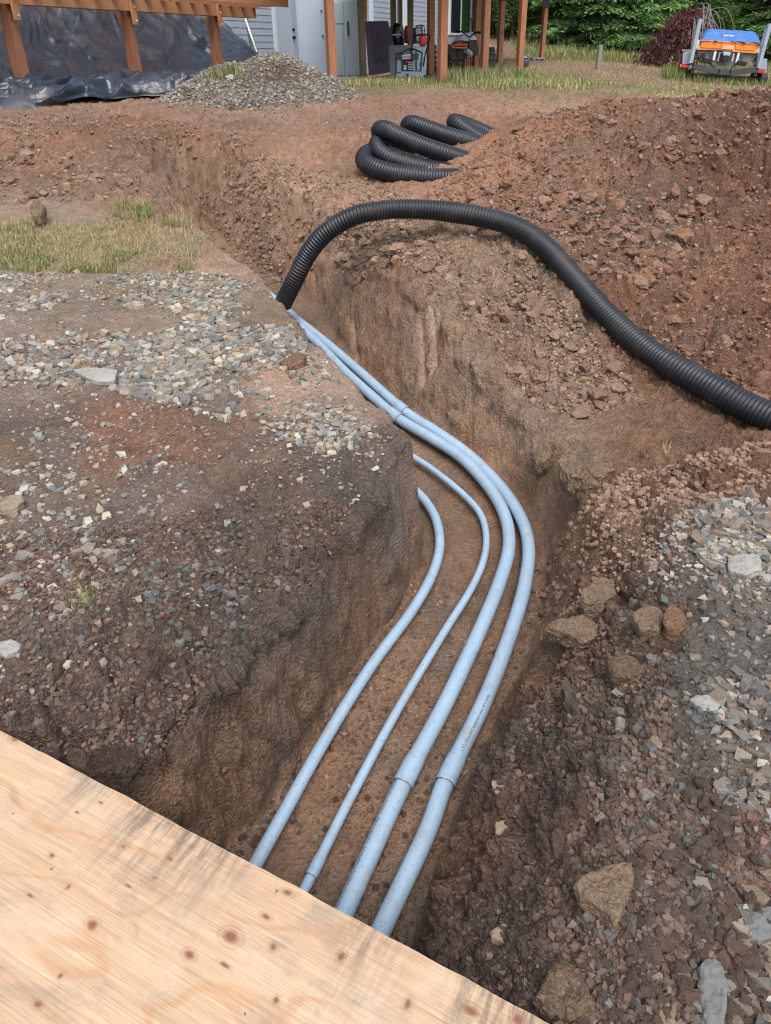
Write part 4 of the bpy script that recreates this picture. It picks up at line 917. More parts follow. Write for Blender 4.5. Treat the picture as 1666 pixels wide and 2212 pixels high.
while z < 6.3:
    if lapm is None:
        mb = MB(); Lh = (T_END - T0)
        a = -Lh / 2; pts = [(0, 0), (.018, 0), (.006, .16), (0, .16)]
        f = np.array([[a, -p[0], p[1]] for p in pts]); bk_ = f + [Lh, 0, 0]; mb.prism(f, bk_); lob = mb.build('siding_board', M_SIDE, house); lapm = lob.data; lo = lob
    else:
        lo = bpy.data.objects.new('siding_board', lapm); COL.objects.link(lo); lo.parent = house
    c = WX0 + dv_ * (T0 + T_END) / 2 - HO; lo.location = (c[0], c[1], z - HO[2]); lo.rotation_euler = (0, 0, RZ); z += .15
for o in house.children: o.location = o.location
def wtrim(x0, x1, y0, y1, nm, mat, off=.03, thick=.03, parent=None, base=None):
    a, b_ = onwall(x0, (y0 + y1) / 2, off), onwall(x1, (y0 + y1) / 2, off); zt, zb = onwall((x0 + x1) / 2, y0, off)[2], onwall((x0 + x1) / 2, y1, off)[2]
    mb = MB(); hb(mb, wall_t(a), wall_t(b_), zb if base is None else base, zt, off - thick, off + thick); return mb.build(nm, mat, parent or house, org=HO if parent is None else None)
# local origin of house children
for o in list(house.children):
    pass
wtrim(591, 597, -40, 172, 'door_trim', M_TRIM, .035, .02)
dr_ = wtrim(597, 631, -10, 172, 'door', M_DOOR, .03, .02)
def sub(mb, nm, mat, par): return mb.build(nm, mat, par, org=HO)
kb = onwall(636, 81, .09); mb = MB(); mb.tube([kb - nv_ * .05, kb + nv_ * .03], .04, 12, smooth=False); sub(mb, 'door_knob', M_METAL, dr_)
kb = onwall(635.5, 64, .09); mb = MB(); mb.tube([kb - nv_ * .05, kb + nv_ * .01], .035, 12, smooth=False); sub(mb, 'deadbolt', M_METAL, dr_)
wtrim(631.5, 643, -40, 172, 'door_jamb', M_SIDE, .045, .02)
for x0, x1 in ((798.5, 806), (847, 850), (861.5, 864.5), (871, 879)): wtrim(x0, x1, -60, 150, 'white_trim_board', M_TRIM, .04, .02)
wf = wtrim(970, 1019, -40, 76, 'window', M_TRIM, .04, .03)
a_ = wtrim(974, 994, -34, 71, 'window_pane', M_GLASS, .055, .02, None); a_.parent = wf; b2 = wtrim(997, 1015, -34, 71, 'window_pane', simple('painted_green_reflection', (.03, .07, .03), .08), .055, .02, None); b2.parent = wf  # right pane: a green reflection is painted into the glass colour
wtrim(1028, 1036, -60, 135, 'corner_board', M_TRIM, .04, .02)
mb = MB(); q = onwall(1031, -60, .12); q2 = onwall(1031, 130, .12); mb.tube([q, q2], .05, 8, smooth=False); mb.build('downspout', M_METAL, house, org=HO)
# roof plane over the house (out of the picture, keeps the wall a house)
mb = MB(); c = WX0 + dv_ * (T_END + T0) / 2 - nv_ * 4; c[2] = 6.6; mb.box(c, (T_END - T0 + 1, 9.6, .3), rz=RZ); mb.build('roof', M_METAL, house, org=HO)

# left deck
dk = empty('timber_deck', dline(0, 0, 1.2), 'low stained timber deck with bolted post brackets over the black plastic at upper left', 'deck'); DO = np.array(dk.location)
zb0 = float(at(347, 24, 14.45)[2]); zbt = zb0 + .165
def db(mb, t0, t1, n0, n1, z0, z1): c = dline((t0 + t1) / 2, (n0 + n1) / 2, (z0 + z1) / 2); return mb.box(c, (t1 - t0, n1 - n0, z1 - z0), rz=RZ)
mb = MB(); db(mb, -5, 6.2, -.045, .0, zb0, zbt); mb.build('beam', M_CEDL, dk, org=DO)
mb = MB(); db(mb, -5, 6.2, -.15, -.105, zb0, zbt); mb.build('beam', M_CED, dk, org=DO)
mb = MB(); db(mb, -5, 6.28, .66, .70, zbt - .01, zbt + .20); mb.build('rim_board', M_CEDL, dk, org=DO)
jm = None; t = -4.6
while t < 6.25:
    mb = MB(); db(mb, t, t + .04, -2.3, .655, zbt + .003, zbt + .185)
    if jm is None: jo = mb.build('joist', M_CED, dk, org=DO); jm = (jo, t)
    else: jo = bpy.data.objects.new('joist', jm[0].data); COL.objects.link(jo); jo.parent = dk; jo.location = (dv_ * (t - jm[1])).tolist()
    t += .41
for t, yb in ((0.0, 172), (2.43, 165), (4.86, 150)):
    p = dline(t); gz = 1.65 - (CAM[2] - at(CX + (p[0] / p[1]) * 1878, yb, p[1])[2]) - .25
    mb = MB(); db(mb, t - .07, t + .07, -.21, -.055 + .0, gz, zb0 - .003); db(mb, t - .07, t + .07, -.102, -.05, zb0 - .003, zbt - .03); po = mb.build('post', M_CED, dk, org=DO)
    mb = MB(); db(mb, t - .045, t + .055, .004, .045, zb0 - .18, zbt + .19); br = mb.build('bracket_board', M_CEDL, po, org=DO)
    mb = MB(); db(mb, t - .06, t + .04, -.26, -.213, zb0 - .18, zb0 - .004); mb.build('bracket_board', M_CED, po, org=DO)
    for dz in (-.13, .05):
        mb = MB(); c = dline(t + .01, .045, zb0 + dz); mb.tube([c, c + nv_ * .018], .012, 8, smooth=False); bo = mb.build('bolt', M_TRIM, po, org=DO)

# right deck: tall posts
rd = empty('raised_deck', (1.5, 20, 1.2), 'raised timber deck on tall rust brown posts in front of the grey house', 'deck'); RO_ = np.array(rd.location)
def post(px, yb, D, w, mat, ztop=3.42, lab=None, bracket=False):
    c = at(px, yb, D); mb = MB(); mb.box((c[0], D, (c[2] - .3 + ztop) / 2), (w * .80, w * .80, ztop - c[2] + .3), rz=math.radians(24)); o = mb.build('post', mat, rd, org=RO_, bevel=.004)
    if lab: o['label'] = lab
    if bracket:
        mb = MB(); mb.box((c[0] - .01, D - .09, ztop - .3), (w * 1.5, .05, .6), rz=math.radians(24)); mb.build('bracket_board', M_METAL, o, org=RO_)
for a in ((719, 173, 15.0, .165, M_CED), (785, 168, 19.2, .155, M_GRN), (955, 172, 15.3, .17, M_CED), (1045, 156, 18.0, .17, M_CED), (1122, 146, 19.8, .17, M_CED), (930, 158, 20.2, .17, M_CED),
          (887, 150, 22.5, .15, M_GRN), (851, 140, 23.5, .15, M_GRN), (865, 140, 25, .13, M_GRN), (1027, 150, 21.5, .17, M_CED), (1078, 149, 23.5, .165, M_CED), (1170, 130, 27.5, .165, M_CED)): post(*a, bracket=a[0] in (1078, 1170))
SL = [(-1.7, 14.5), (1.5, 14.2), (6.1, 28.6), (3.6, 32.0), (-1.9, 19.2)]
mb = MB(); mb.prism(np.array([(x, y, 3.46) for x, y in SL]), np.array([(x, y, 3.72) for x, y in SL])); mb.build('deck_floor', M_CED, rd, org=RO_)
mb = MB(); mb.bar((-1.7, 14.55, 3.36), (5.0, 14.0 + 14.6, 3.36), .1, .2); mb.build('beam', M_CED, rd, org=RO_)

# cabinets
def cab(name, x0, x1, y0, y1, D, dep, mat, label, cat, handle=None, split=None, seams=()):
    c0 = at(x0, y1, D); e = empty(name, (c0[0], D, c0[2]), label, cat); o_ = np.array(e.location)
    mb = MB(); fbox(mb, x0, x1, y0, y1, D + .02, dep); mb.build('cabinet_body', mat, e, org=o_)
    return e, o_
ca, o_ = cab('tall_cabinet', 642.5, 703, -60, 174, 22.0, .7, M_CAB, 'plain tall grey utility cabinet standing beside the house door', 'cabinet')
mb = MB(); fbox(mb, 645, 701.5, -56, 171.5, 21.995, .024); dd = mb.build('cabinet_door', M_CAB, ca, org=o_, bevel=.004)
for x, y in ((694, 23), (697.5, 78)): mb = MB(); fbox(mb, x - 1.5, x + 1.5, y - 2, y + 2, 21.96, .03); mb.build('latch', M_METAL, dd, org=o_)
cb_, o_ = cab('metal_cabinet', 703.6, 780, 1, 166.5, 22.4, .6, M_CABR, 'pale blue grey two door metal cabinet behind the first tall post', 'cabinet')
for x0, x1, y0, y1 in ((705, 742.6, 3, 51), (705, 742.6, 54, 163), (745.6, 778, 3, 163)):
    mb = MB(); fbox(mb, x0, x1, y0, y1, 22.39, .028); dd = mb.build('cabinet_door', M_CABR, cb_, org=o_, bevel=.004)
    if x0 > 740:
        mb = MB(); fbox(mb, 750.3, 753.8, 46, 77, 22.33, .02); mb.build('door_handle', M_METAL, dd, org=o_)
        mb = MB(); fbox(mb, 751, 752.6, 81, 84, 22.37, .02); mb.build('lock', M_METAL, dd, org=o_)
# sheet goods
M_PURP = simple('purple_sheathing', (.125, .10, .14), .7, 0, .12, 3); M_GB = simple('grey_board_paint', (.17, .18, .17), .7, 0, .15, 2.5)
def sheet(name, q, Ds, th, mat, label, cat):
    P = np.array([at(x, y, D) for (x, y), D in zip(q, Ds)]); e = P.mean(0); mb = MB(); mb.prism(P, P + np.array([0, th, .0])); o = mb.build(name, mat, None, org=e); return tag(o, label, cat)
pn = sheet('sheathing_panel', [(788, 46), (838, 45), (866, 152), (797, 164)], (20.6, 20.6, 20.0, 20.0), .025, M_PURP, 'dark purple sheathing panel with stencilled marks leaning by the treated post', 'panel')
def text_on(body, x, y, D, size, rot, mat, parent, org, ex=.002, sx=1.0):
    cu = bpy.data.curves.new('lettering', 'FONT'); cu.body = body; cu.size = size; cu.extrude = ex; cu.align_x = 'CENTER'; cu.align_y = 'CENTER'
    to = bpy.data.objects.new('lettering', cu); COL.objects.link(to); dg = bpy.context.evaluated_depsgraph_get(); dg.update()
    tm = bpy.data.meshes.new_from_object(to.evaluated_get(dg)); bpy.data.objects.remove(to); tm.materials.clear()
    o = link('lettering', tm, mat, parent); p = at(x, y, D) - org; o.location = p.tolist(); o.rotation_euler = Euler((math.radians(90), 0, rot), 'XYZ'); o.rotation_euler = (Matrix.Rotation(math.radians(90), 3, 'X') @ Matrix.Rotation(rot, 3, 'Z')).to_euler(); o.scale = (sx, 1, 1)
    return o
PO = np.array(pn.location)
text_on('OOC', 826, 118, 20.12, .30, math.radians(-80), M_METAL, pn, PO, sx=1.1)
text_on('SHEATHING', 811, 120, 20.12, .10, math.radians(-82), M_METAL, pn, PO)
text_on('INSULATION', 818, 75, 20.33, .09, math.radians(-78), M_METAL, pn, PO)
for a_, b_ in (((802, 52), (810, 140)), ((832, 54), (848, 110)), ((828, 54), (846, 118))):
    mb = MB(); mb.bar(at(*a_, 20.3) + [0, -.06, 0], at(*b_, 20.1) + [0, -.06, 0], .012, .004); mb.build('printed_line', M_METAL, pn, org=PO)
sheet('grey_board', [(840.5, 98), (889, 97), (892, 166), (843, 169)], (18.6, 18.6, 18.2, 18.2), .03, M_GB, 'short flat grey board standing in front of the purple panel', 'board')

# kettle grill, canister, crates
def lathe(prof, c, seg=24, sx=1, sy=1):
    n = len(prof); a = np.linspace(0, 2 * np.pi, seg, endpoint=False)
    V = np.array([[c[0] + r * math.cos(t) * sx, c[1] + r * math.sin(t) * sy, c[2] + h] for r, h in prof for t in a]); idx = np.arange(n * seg).reshape(n, seg); j = np.roll(idx, -1, 1)
    Fq = np.stack([idx[:-1], j[:-1], j[1:], idx[1:]], -1).reshape(-1, 4).tolist() + [tuple(idx[0][::-1]), tuple(idx[-1])]; return V, Fq
M_BLK = simple('glossy_black', (.012, .012, .014), .25, 0, .2, 3); M_RED = simple('red_plastic', (.42, .03, .025), .4, 0, .12, 6); M_TEAL = None
g = at(858, 150, 21); ge = empty('barbecue_grill', g, 'black covered barbecue with domed lid behind the purple panel', 'barbecue'); r = .2
ztop = at(858, 50, 21)[2] - g[2]; zm = at(858, 82, 21)[2] - g[2]; w = (874 - 843) / 1878 * 21 / 2 * 1.05
V, Q = lathe([(w * .75, zm - .32), (w * .95, zm - .16), (w, zm)], (0, 0, 0)); mb = MB().add(V, Q); mb.build('bowl', M_BLK, ge, smooth=True)
V, Q = lathe([(w * 1.02, zm + .005), (w * 1.0, zm + .12), (w * .86, zm + .24), (w * .55, ztop - .03), (w * .2, ztop)], (0, 0, 0)); mb = MB().add(V, Q); mb.build('lid', M_BLK, ge, smooth=True)
mb = MB(); mb.box((0, -w - .03, zm + .06), (.2, .03, .03)); mb.build('lid_handle', M_TRIM, ge)
for sx in (-1, 1):
    for sy in (-1, 1): mb = MB(); mb.bar((sx * w * .6, sy * w * .5, zm - .2), (sx * w * .8, sy * w * .6, 0), .03, .03); mb.build('leg', M_METAL, ge)
g = at(879, 94, 21.2); V, Q = lathe([(.05, 0), (.06, .02), (.06, .3), (.045, .34), (.03, .36)], (0, 0, 0)); o = MB().add(V, Q).build('canister', M_RED, None, smooth=True); o.location = g.tolist(); tag(o, 'narrow red canister standing between barbecue and dark post', 'canister')
# low table under the canister and crates
tb = at(893, 163, 20.4); te = empty('side_table', tb, 'low table mostly hidden behind the grey board', 'table'); tz = at(893, 96.5, 20.4)[2] - tb[2]
mb = MB(); mb.box((-.05, .75, tz - .02), (.75, 1.3, .03)); mb.build('table_top', M_GB, te)
for sx in (-1, 1):
    for sy in (.15, 1.35): mb = MB(); mb.box((-.05 + sx * .34, sy, tz / 2 - .02), (.04, .04, tz)); mb.build('leg', M_METAL, te)
def tree_print():
    m, nt, b = new_mat('teal_print'); k = NT(nt); co = k.coord()
    n = k.noise(k.map(co, (14, 14, 3)), 2.4, 6, .7); c = k.mix(k.ramp(n, [(.42, 0), (.5, 1)]), (.05, .22, .24), (.50, .68, .74)); n2 = k.noise(k.map(co, (30, 30, 5)), 1.3, 4, .7)
    c = k.mix(k.ramp(n2, [(.6, 0), (.68, 1)]), c, (.03, .07, .08)); k.l(c, b.inputs['Base Color']); b.inputs['Roughness'].default_value = .4; return m
bx = at(907, 162, 18.9); be = empty('printed_box', bx, 'teal and white box printed with a forest scene behind the plate compactor', 'box'); o_ = bx
mb = MB(); fbox(mb, 892, 921, 100, 162, 18.9, .4); mb.build('box_body', tree_print(), be, org=o_)
mb = MB(); fbox(mb, 891, 922, 96.5, 100.2, 18.87, .46); mb.build('box_lid', M_TRIM, be, org=o_)
cl = at(901, 95, 20.9); ce = empty('cooler_bag', cl, 'blue bag with two white panels set on the box between posts', 'bag')
M_BLUD = simple('navy_fabric', (.02, .035, .10), .7)
mb = MB(); pr(mb, [(893, 61), (912, 56), (918, 92), (893, 94)], 20.6, .3); mb.build('bag_body', M_BLUD, ce, org=cl)
for pts in ([(898, 62), (909, 59), (912, 72), (899, 76)], [(899, 79), (907, 77), (909, 89), (901, 90)]): mb = MB(); pr(mb, pts, 20.57, .025); mb.build('bag_panel', M_TRIM, ce, org=cl)
mb = MB(); mb.tube([at(896, 62, 20.55), at(902, 55.5, 20.55), at(913, 54.5, 20.55), at(917, 62, 20.55), at(919, 90, 20.55)], .012, 8); mb.build('bag_strap', M_BLK, ce, org=cl)

# plate compactor
cp_ = at(886, 168, 17.0); ce = empty('plate_compactor', cp_, 'grey plate compactor with a CENTRAL badge and tall bent handle between the posts', 'plate compactor'); o_ = cp_
M_STEEL = simple('grey_steel', (.33, .38, .42), .45, .3, .15, 6); M_DGR = simple('dark_grey_metal', (.05, .055, .06), .5, .3, .15, 8)
def zc3(x, y): return ((860 + x / 3.085) / 1.1525, y / 3.085 / 1.1525)
mb = MB(); pr(mb, [zc3(*p) for p in [(388, 598), (392, 565), (425, 560), (430, 548), (545, 548), (560, 552), (598, 555), (602, 600)]], 17.0, .55); mb.build('base_plate', M_STEEL, ce, org=o_, bevel=.008)
c = at(*zc3(478, 575), 16.985); mb = MB(); mb.tube([c, c + [0, .03, 0]], .024, 14, smooth=False); mb.build('drain_hole', M_BLK, ce, org=o_)
for p, q in (((388, 408), (392, 560)), ((436, 408), (438, 550)), ((543, 390), (545, 550)), ((590, 405), (575, 555))):
    mb = MB(); mb.tube([at(*zc3(*p), 17.05), at(*zc3(*q), 17.05)], .016, 8, smooth=False); mb.build('frame_post', M_DGR, ce, org=o_)
mb = MB(); mb.tube([at(*zc3(*p), 17.05) for p in [(388, 412), (430, 405), (480, 378), (530, 378), (560, 392), (590, 405)]], .015, 8); mb.build('frame_bar', M_DGR, ce, org=o_)
mb = MB(); fbox(mb, *[zc3(385, 0)[0], zc3(436, 0)[0]], zc3(0, 415)[1], zc3(0, 452)[1], 17.02, .25); fbox(mb, zc3(506, 0)[0], zc3(560, 0)[0], zc3(0, 412)[1], zc3(0, 460)[1], 17.03, .25); mb.build('fuel_tank', M_DGR, ce, org=o_, bevel=.01)
mb = MB(); fbox(mb, zc3(395, 0)[0], zc3(434, 0)[0], zc3(0, 455)[1], zc3(0, 552)[1], 17.1, .28); mb.build('side_guard', M_STEEL, ce, org=o_)
bd = None; mb = MB(); pr(mb, [zc3(*p) for p in [(434, 424), (500, 415), (504, 446), (436, 456)]], 16.98, .02); bd = mb.build('badge', M_TRIM, ce, org=o_)
text_on('CENTRAL', *zc3(469, 436), 16.965, .044, math.radians(3), simple('navy_print', (.02, .03, .08), .5), bd, o_, sx=1.05)
for i_, (x0, y0, x1, y1, mt) in enumerate(((440, 460, 520, 545, M_DGR), (447, 500, 470, 540, M_TRIM), (455, 465, 500, 482, M_RED))):
    mb = MB(); fbox(mb, zc3(x0, 0)[0], zc3(x1, 0)[0], zc3(0, y0)[1], zc3(0, y1)[1], 17.12 - .03 * i_, .25); mb.build('engine_block' if i_ == 0 else 'engine_cover', mt, ce, org=o_, bevel=.012)
mb = MB()
for q in range(5): fbox(mb, zc3(482, 0)[0], zc3(524, 0)[0], zc3(0, 478 + q * 13)[1], zc3(0, 485 + q * 13)[1], 17.03, .12)
mb.build('cooling_fins', simple('pale_alloy', (.45, .42, .37), .5, .4), ce, org=o_)
mb = MB(); mb.tube([at(*zc3(*p), D) for p, D in [((600, 505), 17.2), ((612, 430), 17.1), ((645, 300), 16.8), ((650, 272), 16.75), ((640, 266), 16.75), ((540, 270), 16.75), ((526, 285), 16.8), ((520, 330), 16.9), ((500, 400), 17.1)]], .014, 8, .03); mb.build('handle_bar', M_BLK, ce, org=o_)
mb = MB(); V, Q = lathe([(.02, -.09), (.07, -.07), (.085, 0), (.07, .07), (.02, .095)], at(*zc3(595, 314), 16.72)); o = MB().add(V, Q).build('red_float', M_RED, None, smooth=True, org=at(*zc3(595, 314), 16.72)); tag(o, 'round red float hanging from the compactor handle', 'float')
# wire rack with dark bins
wr = at(938, 156, 21.5); we = empty('storage_rack', wr, 'narrow metal rack of dark bins beside the second tall post', 'rack')
for q in range(5):
    y0 = 97 + q * 11.4; mb = MB(); fbox(mb, 933.5, 943.5, y0, y0 + 8.6, 21.5, .3); mb.build('bin', M_DGR, we, org=wr, bevel=.01)
    mb = MB(); fbox(mb, 933, 944.5, y0 + 9, y0 + 10.4, 21.47, .34); mb.build('rack_shelf', M_STEEL, we, org=wr)
for x in (932.8, 944.6): mb = MB(); fbox(mb, x, x + .8, 94, 156, 21.45, .03); mb.build('rack_upright', M_STEEL, we, org=wr)

# quad bike seen from behind
qb = at(1010, 152, 20.6); qe = empty('quad_bike', qb, 'muddy quad bike with orange frame parked facing away behind the tall posts', 'quad bike')
M_TYRE = simple('muddy_tyre', (.05, .045, .038), .9, 0, .35, 9, .02, 30); M_FEND = simple('olive_black_fender', (.025, .024, .018), .55, 0, .3, 6); M_ORG = simple('faded_orange_paint', (.45, .06, .02), .5, 0, .25, 8); M_WHT = simple('white_tank_paint', (.55, .62, .68), .4, 0, .06, 2)
def wheel(cx, cy, y, D, r, wd, par, org):
    c = at(cx, cy, D); prof = [(r * .45, -wd / 2), (r * .88, -wd / 2), (r, -wd * .36), (r * 1.0, wd * .36), (r * .88, wd / 2), (r * .45, wd / 2)]
    V, Q = lathe(prof, (0, 0, 0), 24); V = V[:, [2, 1, 0]] + c; ty = MB().add(V, Q).build('wheel', M_TYRE, par, org=org, smooth=True)
    mb = MB()
    for a in range(18):
        t = a / 18 * 2 * math.pi
        for sx in (-1, 1): mb.box(c + np.array([sx * wd * .24, math.cos(t + sx * .08) * r * 1.01, math.sin(t + sx * .08) * r * 1.01]), (wd * .4, .035, .035), Matrix.Rotation(t, 3, 'X'))
    mb.build('tread', M_TYRE, ty, org=org)
wheel(978, 137, 0, 20.6, .29, .26, qe, qb); wheel(1055, 136, 0, 20.6, .30, .28, qe, qb); wheel(985, 134, 0, 21.9, .27, .2, qe, qb); wheel(1046, 133, 0, 21.9, .27, .2, qe, qb)
for pts in ([(765, 335), (800, 338), (850, 380), (858, 470), (820, 470), (790, 420)], [(950, 310), (1010, 305), (1030, 380), (1020, 425), (975, 430), (945, 350)]):
    mb = MB(); pr(mb, [zc3(*p) for p in pts], 20.3, .35); mb.build('fender', M_FEND, qe, org=qb, bevel=.015)
mb = MB(); pr(mb, [zc3(*p) for p in [(815, 345), (835, 320), (880, 308), (940, 315), (965, 350), (930, 372), (850, 372)]], 20.35, .8); st = mb.build('seat', M_BLK, qe, org=qb, bevel=.02)
mb = MB(); fbox(mb, zc3(862, 0)[0], zc3(888, 0)[0], zc3(0, 322)[1], zc3(0, 336)[1], 20.32, .04); mb.build('tail_light', M_RED, qe, org=qb)
mb = MB(); mb.tube([at(*zc3(*p), 20.2) for p in [(820, 362), (830, 350), (925, 344), (940, 358), (920, 366), (830, 366), (820, 362)]], .016, 8); mb.build('cargo_rail', simple('orange_rail', (.7, .15, .06), .4), qe, org=qb)
mb = MB(); pr(mb, [zc3(*p) for p in [(855, 375), (925, 375), (930, 440), (900, 470), (865, 440)]], 20.45, .5); mb.build('number_plate', M_DGR, qe, org=qb)
mb = MB(); mb.tube([at(*zc3(925, 385), 20.25), at(*zc3(965, 420), 20.35)], .065, 14, smooth=False); mb.build('exhaust', M_STEEL, qe, org=qb, smooth=True)
mb = MB()
for p, q in (((850, 370), (880, 500)), ((935, 370), (930, 500)), ((880, 500), (960, 500)), ((870, 440), (950, 450)), ((800, 520), (1010, 515)), ((900, 450), (905, 530)), ((960, 440), (965, 520)), ((950, 420), (985, 470))): mb.tube([at(*zc3(*p), 20.5), at(*zc3(*q), 20.5)], .016, 6, smooth=False)
mb.build('frame', M_ORG, qe, org=qb)
for cx_, mt in ((862, M_STEEL), (912, M_DGR)): mb = MB(); mb.tube([at(*zc3(cx_, 455), 20.4), at(*zc3(cx_ - 4, 520), 20.45)], .03, 10, smooth=False); mb.build('shock_absorber', mt, qe, org=qb)
mb = MB(); mb.tube([at(*zc3(*p), 21.2) for p in [(842, 240), (890, 243), (925, 265), (945, 285), (985, 262), (1000, 248), (1038, 250)]], .015, 8); hbm = mb.build('handlebar', M_BLK, qe, org=qb)
for a, b_ in (((842, 240), (880, 243)), ((1004, 249), (1040, 250))): mb = MB(); mb.tube([at(*zc3(*a), 21.19), at(*zc3(*b_), 21.19)], .026, 8, smooth=False); mb.build('grip', M_BLK, hbm, org=qb)
mb = MB(); pr(mb, [zc3(*p) for p in [(955, 290), (985, 262), (1012, 300), (985, 330), (955, 320)]], 21.3, .3); mb.build('headlight_pod', M_WHT, qe, org=qb, bevel=.02)
# round ended tank behind the quad bike
tk = at(1018, 140, 23.4); r = (1060 - 974) / 1878 * 23.4 / 2; prof = [(.0, -r * .95)] ; a = np.linspace(-math.pi / 2, math.pi / 2, 13)
zt = at(1018, 69, 23.4)[2]; hgt = zt - tk[2]
te = empty('storage_tank', tk, 'white round topped storage tank with a dark strap behind the quad bike', 'tank')
P_ = [(r * math.cos(t), hgt - .45 + .45 * math.sin(t)) for t in np.linspace(0, math.pi, 18)]; P_ = [(r, .15)] + P_ + [(-r, .15)]
f_ = np.array([(x, 0, z_) for x, z_ in P_]); MB().prism(f_, f_ + [0, 1.2, 0]).build('tank_shell', M_WHT, te, smooth=False, bevel=.04)
for x in (r * .62,): mb = MB(); mb.box((x, -.015, (hgt - .2) / 2 + .05), (.03, .02, hgt - .35)); mb.build('strap', M_BLK, te)
for sx in (-.6, .6): mb = MB(); mb.box((sx * r, .6, .03), (.12, 1.0, .3)); mb.build('tank_foot', M_GB, te)
# hung hoses at the corner of the house
hc = onwall(1026, 60, .2); mb = MB()
for kx in (-.05, .06): mb.tube([hc + [kx, 0, 1.2], hc + [kx + .05, -.02, .6], hc + [kx - .08, -.03, .1], hc + [kx + .04, -.02, -.5], hc + [kx - .15, -.02, -.8]], .045, 8)
tag(mb.build('hanging_cables', M_BLK, None, org=hc), 'tangle of black cables hanging at the right corner of the house', 'cables')
# yellow level and leaning poles
mb = MB(); mb.bar(at(790.5, -60, 21.6), at(790, 47, 21.4), .06, .06); tag(mb.build('yellow_pole', M_YEL, None, org=at(790, 47, 21.4)), 'bright yellow upright pole behind the treated post', 'pole')
mb = MB(); a, b_ = at(523, 20, 18.6), at(556, 114, 18.2); mb.tube([a, b_], .028, 10, smooth=False); tag(mb.build('leaning_pole', simple('bright_metal', (.6, .64, .68), .3, .6), None, org=b_), 'thin bright metal pole leaning beside the siding, in front of the dark one', 'pole')
mb = MB(); a, b_ = at(529, 24, 18.9), at(546, 114, 18.7); mb.tube([a, b_], .032, 10, smooth=False); tag(mb.build('leaning_pole', simple('dull_pole', (.10, .12, .14), .5), None, org=b_), 'dark grey pole leaning beside the siding, behind the bright one', 'pole')
# block, helmet, fence post
cb0 = at(1160, 141, 25.5); ce = empty('concrete_block', cb0, 'hollow concrete block lying on its side beside the farthest deck post', 'concrete block'); ce.rotation_euler = (0, 0, .35)
M_CONC = simple('weathered_concrete', (.27, .26, .24), .9, 0, .25, 14, .01, 60)
for c_, s_ in (((0, 0, .015), (.40, .2, .03)), ((0, 0, .175), (.40, .2, .03)), ((-.185, 0, .095), (.03, .2, .13)), ((0, 0, .095), (.03, .2, .13)), ((.185, 0, .095), (.03, .2, .13))):
    MB().box(c_, s_).build('block_web', M_CONC, ce)
h_ = at(1132, 145, 20.6); V, Q = lathe([(.10, 0), (.12, .06), (.125, .14), (.10, .22), (.05, .26), (.01, .27)], (0, 0, 0), 18, 1, 1.1); e_ = empty('bucket', h_, 'small dark round topped pail beside the foot of a tall post', 'pail'); MB().add(V, Q).build('pail_body', simple('dark_slate', (.05, .065, .08), .35), e_, smooth=True); mb = MB(); mb.tube([(-.1, -.06, .15), (0, -.14, .19), (.1, -.06, .15)], .012, 6); mb.build('pail_handle', M_BLK, e_)
fp = at(1290, 162, 21.5); w = .105; zt = at(1290, 97, 21.5)[2] - fp[2]; mb = MB(); mb.box((0, 0, zt / 2 - .1), (w, w, zt + .2), rz=.35); o = mb.build('fence_post', wood('silvered_timber', (.26, .24, .20), (.15, .14, .12)), None, bevel=.008); o.location = fp.tolist(); tag(o, 'lone weathered grey post standing in the field before the conifers', 'post')

# ------------------------------------------------------------------ black plastic sheeting over the cut slope
def sheeting_material():
    m, nt, b = new_mat('black_poly_sheeting'); k = NT(nt); co = k.coord()
    sep = k.n('ShaderNodeSeparateXYZ'); k.l(co, sep.inputs[0])
    n = k.noise(k.map(co, (1, 1, .6)), 1.1, 6, .65); n2 = k.noise(co, 9, 5, .7)
    d = k.math('MULTIPLY', k.ramp(k.math('ADD', n, k.math('MULTIPLY', k.ramp(sep.outputs[2], [(.35, 0), (.8, 1)]), .18)), [(.5, 0), (.66, 1)]), .55)
    c = k.mix(d, (.020, .030, .046), (.10, .085, .075)); k.l(c, b.inputs['Base Color'])
    k.l(k.math('ADD', .33, k.math('MULTIPLY', d, .4)), b.inputs['Roughness']); b.inputs['Specular IOR Level'].default_value = .75
    k.l(k.bump(k.math('ADD', k.noise(k.map(co, (1, 1, 1.5), (0, 0, .4)), 6, 4, .6, dist=1.0), k.math('MULTIPLY', n2, .2)), .35, .03), b.inputs['Normal']); return m
def pD(x, y): return onp(x, y)[1]
rows_ = [
    [(-60, 250, 0), (0, 241, 0), (55, 234, 0), (110, 229, 0), (184, 211, 0), (240, 215, 0), (300, 209, 0), (364, 206, 0), (400, 200, 0), (460, 190, 0), (530, 182, 0)],
    [(-60, 238, .12), (0, 228, .12), (60, 221, .12), (115, 213, .14), (184, 201, .12), (240, 203, .12), (300, 198, .12), (364, 196, .12), (400, 191, .15), (460, 182, .15), (530, 174, .15)],
    [(-60, 215, .6), (0, 210, .6), (60, 206, .6), (115, 200, .7), (184, 192, .8), (240, 190, 1.0), (300, 187, 1.2), (364, 186, 1.2), (400, 183, 1.3), (460, 175, 1.5), (540, 168, 1.6)]]
pts, par = [], []
for b_, rw in enumerate(rows_):
    for i, (x, y, dd) in enumerate(rw):
        y0 = rows_[0][i][1]; D = pD(x, y0) + dd; pts.append(at(x, y, D)); par.append((i / 10, (0, .09, .25)[b_]))
